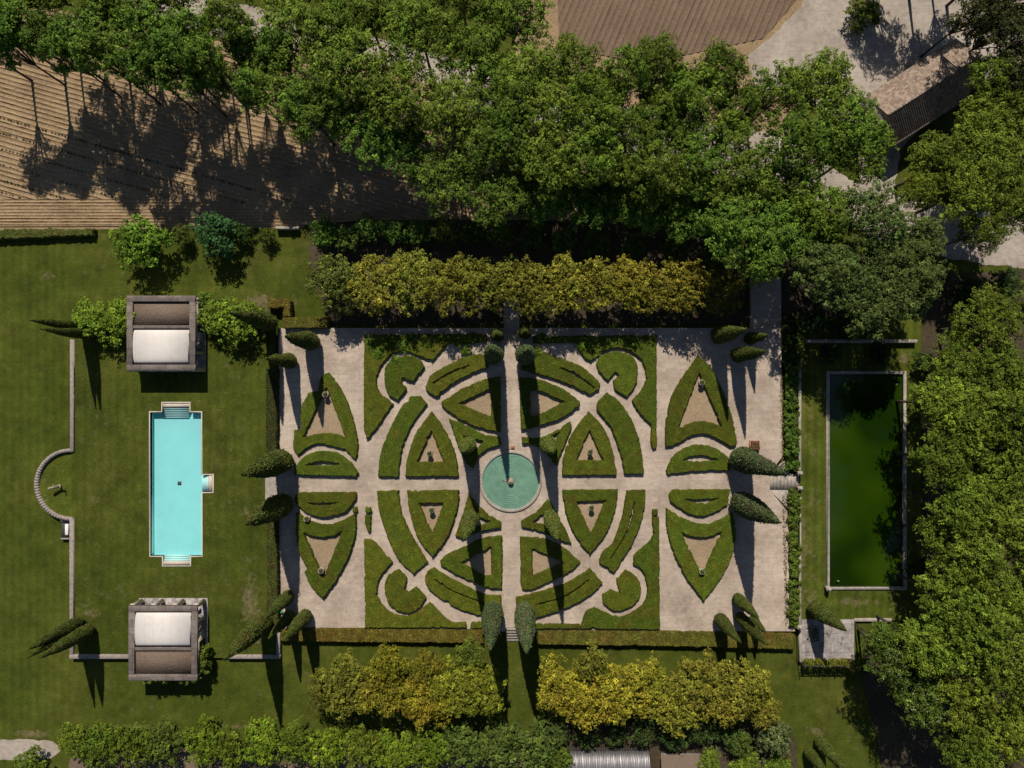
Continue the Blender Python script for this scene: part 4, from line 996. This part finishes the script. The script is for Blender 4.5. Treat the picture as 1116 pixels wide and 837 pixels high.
for i in range(34): xx = -L_+1.6+i*3.35; m.tube((xx-1.8,0,45.3),(xx+1.8,0,45.6),1.15,1.3,10, rr_.random())
m.build('ridge_tiles', M_tiles, e)
for sx in (-1,1): MB().add([(sx*(L_-3.2),-W_+3,30.9),(sx*(L_-3.2),W_-3,30.9),(sx*(L_-3.2),0,44.5)],[(0,1,2)]).build('gable', M_wall, e)
# metal tunnel roof and tiled outbuilding at the bottom edge
x, y = at(662.5, 850, 14); e = empty('metal_tunnel', (x, y, 0), 'silver corrugated metal tunnel roof at the bottom edge', 'tunnel shed')
m = MB(); V = []; nx = 240; L_ = 45.5; n = 18; xs_ = np.linspace(-L_, L_, nx+1)
for i in range(n+1):
    a = math.pi*i/n
    for xx in xs_:
        cut = max(0, (abs(xx)-(L_-7*math.sin(a)-0))/7) if False else 0
        r = 1+.05*math.sin(xx*2*math.pi/2.9)*(.7+.5*math.sin(xx*1.7)); V.append((xx*(1-.14*(1-math.sin(a))*-1 if False else 1), -28*math.cos(a)*r, 3+17*math.sin(a)*r))
M_ = nx+1; F = [(i*M_+j, i*M_+j+1, (i+1)*M_+j+1, (i+1)*M_+j) for i in range(n) for j in range(nx)]
m.add(V, F); m.build('roof', M_metal, e, smooth=True); 
for sx in (-1, 1): MB().add([(sx*L_, -28*math.cos(math.pi*i/n), 3+17*math.sin(math.pi*i/n)) for i in range(n+1)]+[(sx*L_,28,0),(sx*L_,-28,0)], [tuple(range(n+3))]).build('end_wall', M_darkpaint, e)
m = MB()
for i in range(46): m.box(-L_+i*2, 28.2, 0, -L_+i*2+.5, 28.6, 7)
m.box(-L_,28.1,6.4,L_,28.7,7).build('slat_rail', M_iron, e)
x, y = at(744, 842, 12); e = empty('tiled_outbuilding', (x, y, 0), 'small reddish tile roofed outbuilding at the bottom edge beside the metal tunnel', 'outbuilding')
MB().box(-21,-16,0,21,16,9).build('wall', M_wall, e); m = MB()
for sd in (-1, 1):
    V = []; T = []; xs_ = np.linspace(-23, 23, 109)
    for j in range(8):
        for xx in xs_: V.append((xx, sd*18*j/7, 15-6*j/7+.5*abs(math.sin(math.pi*xx/2.5))+(.2 if j % 2 else 0))); T.append(-.35+.45*rr_.random())
    F = [(j*109+i, j*109+i+1, (j+1)*109+i+1, (j+1)*109+i) if sd < 0 else (j*109+i, (j+1)*109+i, (j+1)*109+i+1, j*109+i+1) for j in range(7) for i in range(108)]
    m.add(V, F, np.array(T))
m.build('roof', M_tiles, e)

# ------------------------------------------------------------------ trees
ORD = ['first','second','third','fourth','fifth','sixth','seventh','eighth','ninth','tenth','eleventh','twelfth','thirteenth','fourteenth','fifteenth','sixteenth','seventeenth','eighteenth','nineteenth','twentieth','twenty first','twenty second','twenty third','twenty fourth','twenty fifth','twenty sixth','twenty seventh','twenty eighth','twenty ninth','thirtieth']
PL = (.090,.152,.018); PL2 = (.105,.160,.017); DK = (.03,.06,.012); YG = (.158,.160,.020); YL = (.205,.188,.018); SH = (.06,.11,.016); WD = (.105,.148,.016); WL = (.118,.160,.016)
def row(name, pts, kind, top, color, lab, cat='tree', group=None, order='from the left', jit=.08, z0=0, vis=.62):
    for i, p in enumerate(pts):
        px, py, R = p[:3]; t = p[3] if len(p) > 3 else top; c = p[4] if len(p) > 4 else color
        tree(name, px, py, R, t*TR.uniform(1-jit, 1+jit), kind, c, lab.format(ORD[i]+' '+order), cat, group, z0, vis)
AV = 'tall plane trees of the avenue'
row('plane_tree', [(288,84,40),(330,112,40),(352,96,36),(392,132,44,112),(440,162,40,100),(487,188,40,98),(540,206,42,98),(592,208,40,88),(645,216,38,86),(700,220,38,86),(752,230,40,94),(806,245,44),(856,252,42),(834,282,28,110)], 'plane', 128, PL,
    'tall green plane tree, {} in the row nearest the ploughed field', 'plane tree', AV)
row('slender_tree', [(-60,28,32),(-14,36,28),(-28,12,34),(6,8,32),(30,26,28),(62,26,32),(88,44,30),(118,36,32),(142,60,28),(166,40,30),(182,66,30),(206,50,26),(225,72,24),(262,50,26),(262,84,22),(48,44,24),(150,18,30),(192,22,28),(100,14,30),(250,24,24),(292,44,26)], 'slender', 142, PL,
    'slender green tree casting its shadow on the ploughed field, {}', 'tree', 'slender trees along the top left field', jit=.2)
row('plane_tree', [(318,28,50),(374,62,48),(432,90,48),(490,115,46),(545,145,44),(600,165,44),(652,160,40),(712,178,42),(765,172,42),(818,190,44),(868,205,42),(908,232,38)], 'plane', 130, PL2,
    'tall bright plane tree, {} in the middle avenue row', 'plane tree', AV)
row('plane_tree', [(105,-14,42),(30,-35,44),(170,-22,38),(395,2,48),(455,22,46),(520,50,44),(575,80,44),(622,62,38),(660,100,34),(722,62,36),(765,92,40),(720,118,36),(560,5,44),(500,-30,46),(300,-40,46),(690,72,34),(738,100,36),(792,66,32),(640,100,36),(812,110,34),(235,12,28),(560,98,38),(604,118,38),(655,126,36),(692,134,32),(742,140,34),(800,140,32),(362,18,36)], 'plane', 126, PL2,
    'green plane tree at the back of the avenue, {} of that group', 'plane tree', AV, order='counted')
row('plane_tree', [(857,92,36),(905,82,42),(925,125,44),(876,150,46),(944,158,42)], 'plane', 132, PL2, 'broad plane tree in the clump left of the barn, {}', 'plane tree', AV)
row('lime_tree', [(905,292,36),(1012,258,34),(1014,302,32),(962,235,42),(985,282,42),(935,305,42),(955,335,36),(1000,318,34)], 'plane', 122, (.080,.112,.026), 'greyish green lime tree above the reservoir, {}', 'lime tree', 'lime trees above the reservoir', order='counted from the top')
row('shade_tree', [(1092,165,50),(1034,174,44),(1062,205,40),(1112,118,38),(1118,222,36),(1080,130,36),(1010,205,26),(1092,84,38),(1082,250,28)], 'wood', 105, (.105,.138,.014), 'mid green shade tree right of the barn, {}', 'tree', 'shade trees right of the barn', order='counted')
row('shade_tree', [(1104,22,42),(1120,68,38),(1078,2,32),(1052,-62,44,104),(1092,-46,46,104),(1010,-120,40),(1130,-20,44),(1085,-100,40)], 'wood', 120, (.06,.068,.018), 'dark tree overhanging the farmyard at the top right, {}', 'tree', 'farmyard trees at the top right', order='counted')
row('woodland_tree', [(1085,352,46),(1054,392,44),(1105,410,46),(1034,440,40),(1070,462,48),(1040,505,40),(1100,512,46),(1064,555,44),(1108,575,46),(1036,590,38),(1070,620,46),(1112,655,44),(1047,660,42),(1075,700,48),(1020,712,40),(1112,735,46),(1065,765,46),(1110,800,44),(1070,822,42),(1112,462,42),(1108,515,36)], 'wood', 112, WL,
    'broad woodland tree in the mass along the right edge, {}', 'woodland tree', 'woodland trees along the right edge', order='from the top', jit=.2)
row('woodland_tree', [(1150,430,46),(1150,620,46),(1155,760,46),(1150,330,40)], 'wood', 112, WD, 'woodland tree cut by the right edge of view, {}', 'woodland tree', 'woodland trees along the right edge', order='from the top')
bt = [(985,722,38,96),(966,704,28,80),(1012,766,36,100)]
row('flowering_tree', bt, 'wood', 80, (.085,.125,.016), 'tree with cream blossom specks right of the patio, {}', 'flowering tree', 'flowering trees beside the patio', order='counted')
# blossom heads belong to the first flowering tree
ft = [o for o in COL.objects if o.name.startswith('flowering_tree')]
for f_i, fo_ in enumerate(ft):
    rng = np.random.default_rng(40+f_i); src = [c for c in fo_.children if c.name.startswith('crown')][0]
    co = np.empty(len(src.data.vertices)*3, np.float32); src.data.vertices.foreach_get('co', co); co = co.reshape(-1,3)/U
    up = co[::4]; up = up[up[:,2] > np.percentile(up[:,2], 55)]; pk = up[rng.choice(len(up), 150)]
    C = np.repeat(pk, 2, 0)[:270]+rng.normal(size=(270,3))*.4+np.array([0,0,.8])
    MB().add(*leaf_quads(C, rng.normal(size=(270,3))*.3+np.array([0,0,1]), rng.uniform(.6,1.1,270), rng, np.ones(270))).build('blossom', M_blossom, fo_)

row('yellow_tree', [(362,304,34,60,(.10,.125,.022)),(376,322,26,50,(.09,.11,.022)),(408,308,38),(450,304,38),(490,310,38),(530,308,38),(570,312,36),(610,310,36),(648,310,35),(688,306,34,58,(.19,.175,.02)),(720,314,33,56,(.16,.155,.02)),(752,310,34,58,(.18,.165,.02)),(788,316,30,54,(.14,.14,.02))], 'small', 60, YG,
    'yellow green pleached tree north of the parterre, {}', 'yellow green tree', 'yellow green trees north of the parterre')
row('yellow_tree', [(372,752,38,50,(0.134,0.141,.018)),(414,754,38,50,(0.185,0.169,.016)),(424,727,24,58,(0.194,0.174,.015)),(462,766,34,48,(0.216,0.184,.016)),(466,729,22,52,(0.174,0.165,.016)),(492,750,34,52,(0.174,0.169,.016)),(520,756,36,56,(0.154,0.165,.016)),(512,715,20,50,(0.092,0.122,.016)),(350,760,20,44,(0.113,0.122,.02))], 'small', 58, YG,
    'yellow green tree below the garden, left of the south steps, {}', 'yellow green tree', 'yellow green trees south of the parterre')
row('golden_tree', [(612,752,35),(646,725,22,56,(0.148,0.145,.020)),(645,766,35),(682,758,38),(708,746,28),(738,770,36,50,(0.183,0.175,.020)),(762,748,36,54,(0.162,0.156,.020)),(790,770,32,48,(0.176,0.168,.020)),(808,752,36,54,(0.168,0.161,.020)),(830,774,26,46,(0.162,0.155,.020))], 'small', 58, YL,
    'golden yellow tree below the garden, right of the south steps, {}', 'golden tree', 'golden trees south of the parterre')
row('shrub', [(352,252,20,30,(.09,.16,.02)),(375,258,18),(400,248,18),(428,250,18),(455,252,18),(484,250,18,30,(.09,.12,.018)),(515,252,18),(545,254,18),(580,258,18),(615,262,18),(650,264,18),(690,268,18),(735,272,18),(780,276,16)], 'shrub', 30, (.07,.12,.018),
    'dark hedgerow shrub between plane trees and yellow trees, {}', 'shrub', 'shrubs of the shaded hedgerow')
LT = 'trees around the north pavilion'
tree('round_tree', 148, 264, 35, 44, 'shrub', (.11,.19,.018), 'bright round tree by the field edge above the north pavilion', 'tree', LT)
tree('round_tree', 232, 254, 29, 42, 'shrub', (.045,.105,.030), 'dark blue green round tree by the field edge', 'tree', LT)
tree('shrub', 196, 255, 15, 22, 'shrub', (.07,.10,.016), 'loose pale shrub between the two round trees at the field edge', 'shrub', LT)
tree('shrub', 262, 254, 13, 20, 'shrub', (.05,.09,.016), 'small shrub right of the dark round tree at the field edge', 'shrub', LT)
tree('shrub', 290, 256, 11, 20, 'shrub', (.085,.11,.016), 'small yellowish shrub at the field edge, near the small grey wall', 'shrub', LT)
tree('mulberry_tree', 96, 346, 24, 28, 'shrub', (.14,.21,.018), 'bright leafy tree over the cypress feet left of the north pavilion', 'tree', LT, TP)
tree('mulberry_tree', 120, 348, 29, 30, 'shrub', (.14,.21,.018), 'bright leafy tree touching the left wall of the north pavilion', 'tree', LT, TP)
tree('mulberry_tree', 229, 345, 22, 28, 'shrub', (.12,.18,.018), 'leafy tree touching the right wall of the north pavilion', 'tree', LT, TP)
tree('mulberry_tree', 256, 349, 31, 32, 'shrub', (.15,.215,.020), 'bright loose tree half under the dark cypress right of the north pavilion', 'tree', LT, TP)
tree('shrub', 222, 325, 9, 22, 'bush', (.10,.15,.02), 'bright bush at the upper right corner of the north pavilion', 'shrub', LT)
BH = 'shrubs of the bottom hedgerow'
row('shrub', [(78,808,21,30,(0.091,0.127,0.012)),(104,816,28,32,(0.091,0.127,0.012)),(140,812,30),(172,814,28,30,(0.071,0.098,0.014)),(218,812,28,30,(0.112,0.155,0.012)),(248,818,26),(285,812,30,32,(0.120,0.167,0.012)),(322,814,28),(356,818,28,30,(0.120,0.167,0.012)),(395,815,30,30,(0.087,0.121,0.012)),(432,822,28,30,(0.116,0.161,0.012)),(470,820,28,30,(0.116,0.161,0.012)),(505,815,30,34,(0.073,0.102,0.017)),(545,820,33,36,(0.076,0.106,0.019)),(585,818,30,34,(0.076,0.106,0.019)),(30,836,21,24,(0.091,0.127,0.014)),(608,830,21,30,(0.083,0.115,0.014))], 'shrub', 30, (0.095,0.132,0.012),
    'shrub in the long row at the bottom edge, {}', 'shrub', BH, order='counted')
row('shrub', [(806,812,18,26,(.08,.12,.02)),(846,806,24,32,(.09,.12,.040)),(775,832,18,18),(815,834,20,18),(850,836,18,18)], 'shrub', 24, (.11,.15,.016), 'bush at the bottom edge right of the tiled outbuilding, {}', 'shrub', BH, order='counted')
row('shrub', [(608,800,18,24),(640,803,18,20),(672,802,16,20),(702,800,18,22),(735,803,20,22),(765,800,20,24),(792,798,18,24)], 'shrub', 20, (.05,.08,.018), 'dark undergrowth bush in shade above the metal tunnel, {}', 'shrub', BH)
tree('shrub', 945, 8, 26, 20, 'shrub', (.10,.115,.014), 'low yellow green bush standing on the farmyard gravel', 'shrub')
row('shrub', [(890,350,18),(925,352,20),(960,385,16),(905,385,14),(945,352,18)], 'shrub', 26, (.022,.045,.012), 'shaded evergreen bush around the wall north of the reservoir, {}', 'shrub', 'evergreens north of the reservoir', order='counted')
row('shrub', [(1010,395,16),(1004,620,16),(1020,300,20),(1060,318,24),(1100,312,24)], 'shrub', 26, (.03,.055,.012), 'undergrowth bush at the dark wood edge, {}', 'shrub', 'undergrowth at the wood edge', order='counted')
# leafy overgrowth on the shaded corner of the parterre
# small wall at the field edge
wall('boundary_wall', 'small grey wall slab at the field edge between shrubs', [(300,246.5,325,249.5)], 0, 8, M_stone)

for i, (px, py, R_) in enumerate([(404,374,7),(412,385,8),(424,371,7),(438,376,8),(452,369,7),(466,373,7),(482,368,6),(498,372,7),(514,368,6),(640,371,7),(648,382,8),(634,378,6),(664,371,6),(690,374,6),(590,368,6),(508,382,6),(430,392,6),(586,383,6)]):
    tree('garden_bush', px, py, R_*1.15, 7.5, 'bush', (.085,.135,.014), 'loose leafy bush sprouting over the north parterre hedges, '+ORD[i]+' counted', 'bush', 'loose bushes over the north parterre hedges', TG)
# ------------------------------------------------------------------ seedlings in the field rows
sd = MB(); rng = np.random.default_rng(8); k = 26; e_ = rng.normal(size=(k,3)); e_[:,2] = np.abs(e_[:,2]); e_ /= np.linalg.norm(e_,axis=1)[:,None]
sd.add(*leaf_quads(e_*np.array([1.1,1.1,.9])*rng.uniform(.3,1,(k,1))+np.array([0,0,.5]), e_+np.array([0,0,.3]), rng.uniform(.7,1.2,k), rng, rng.uniform(.6,1.3,k)))
so_ = sd.build('crop', M_leaf); sme = so_.data; bpy.data.objects.remove(so_)
cnt = 0; slope = math.tan(math.radians(16))
for ri, y0 in enumerate((128, 145, 162, 179, 196, 209)):
    x = -2.0+TR.uniform(0, 4)
    while x < 330 and cnt < 295:
        yy = y0+slope*x+TR.uniform(-.4,.4)
        if yy > 216+max(0, (x-170))*.07: break
        if TR.random() > .18:
            wx, wy = at(x, yy, .8); o = bpy.data.objects.new('crop_seedling', sme); COL.objects.link(o)
            s_ = TR.uniform(.6, 1.15); o.location = (wx*U, wy*U, .6*U); o.scale = (s_,)*3; o.rotation_euler = (0,0,TR.uniform(0,6)); o.color = (.045,.06,.022,1)
            tag(o, 'tiny dark green crop seedling in a furrow of the ploughed field', 'seedling', 'crop seedlings in the ploughed field'); cnt += 1
        x += TR.uniform(3.0, 4.6)
print('objects', len(scene.objects), 'seedlings', cnt)
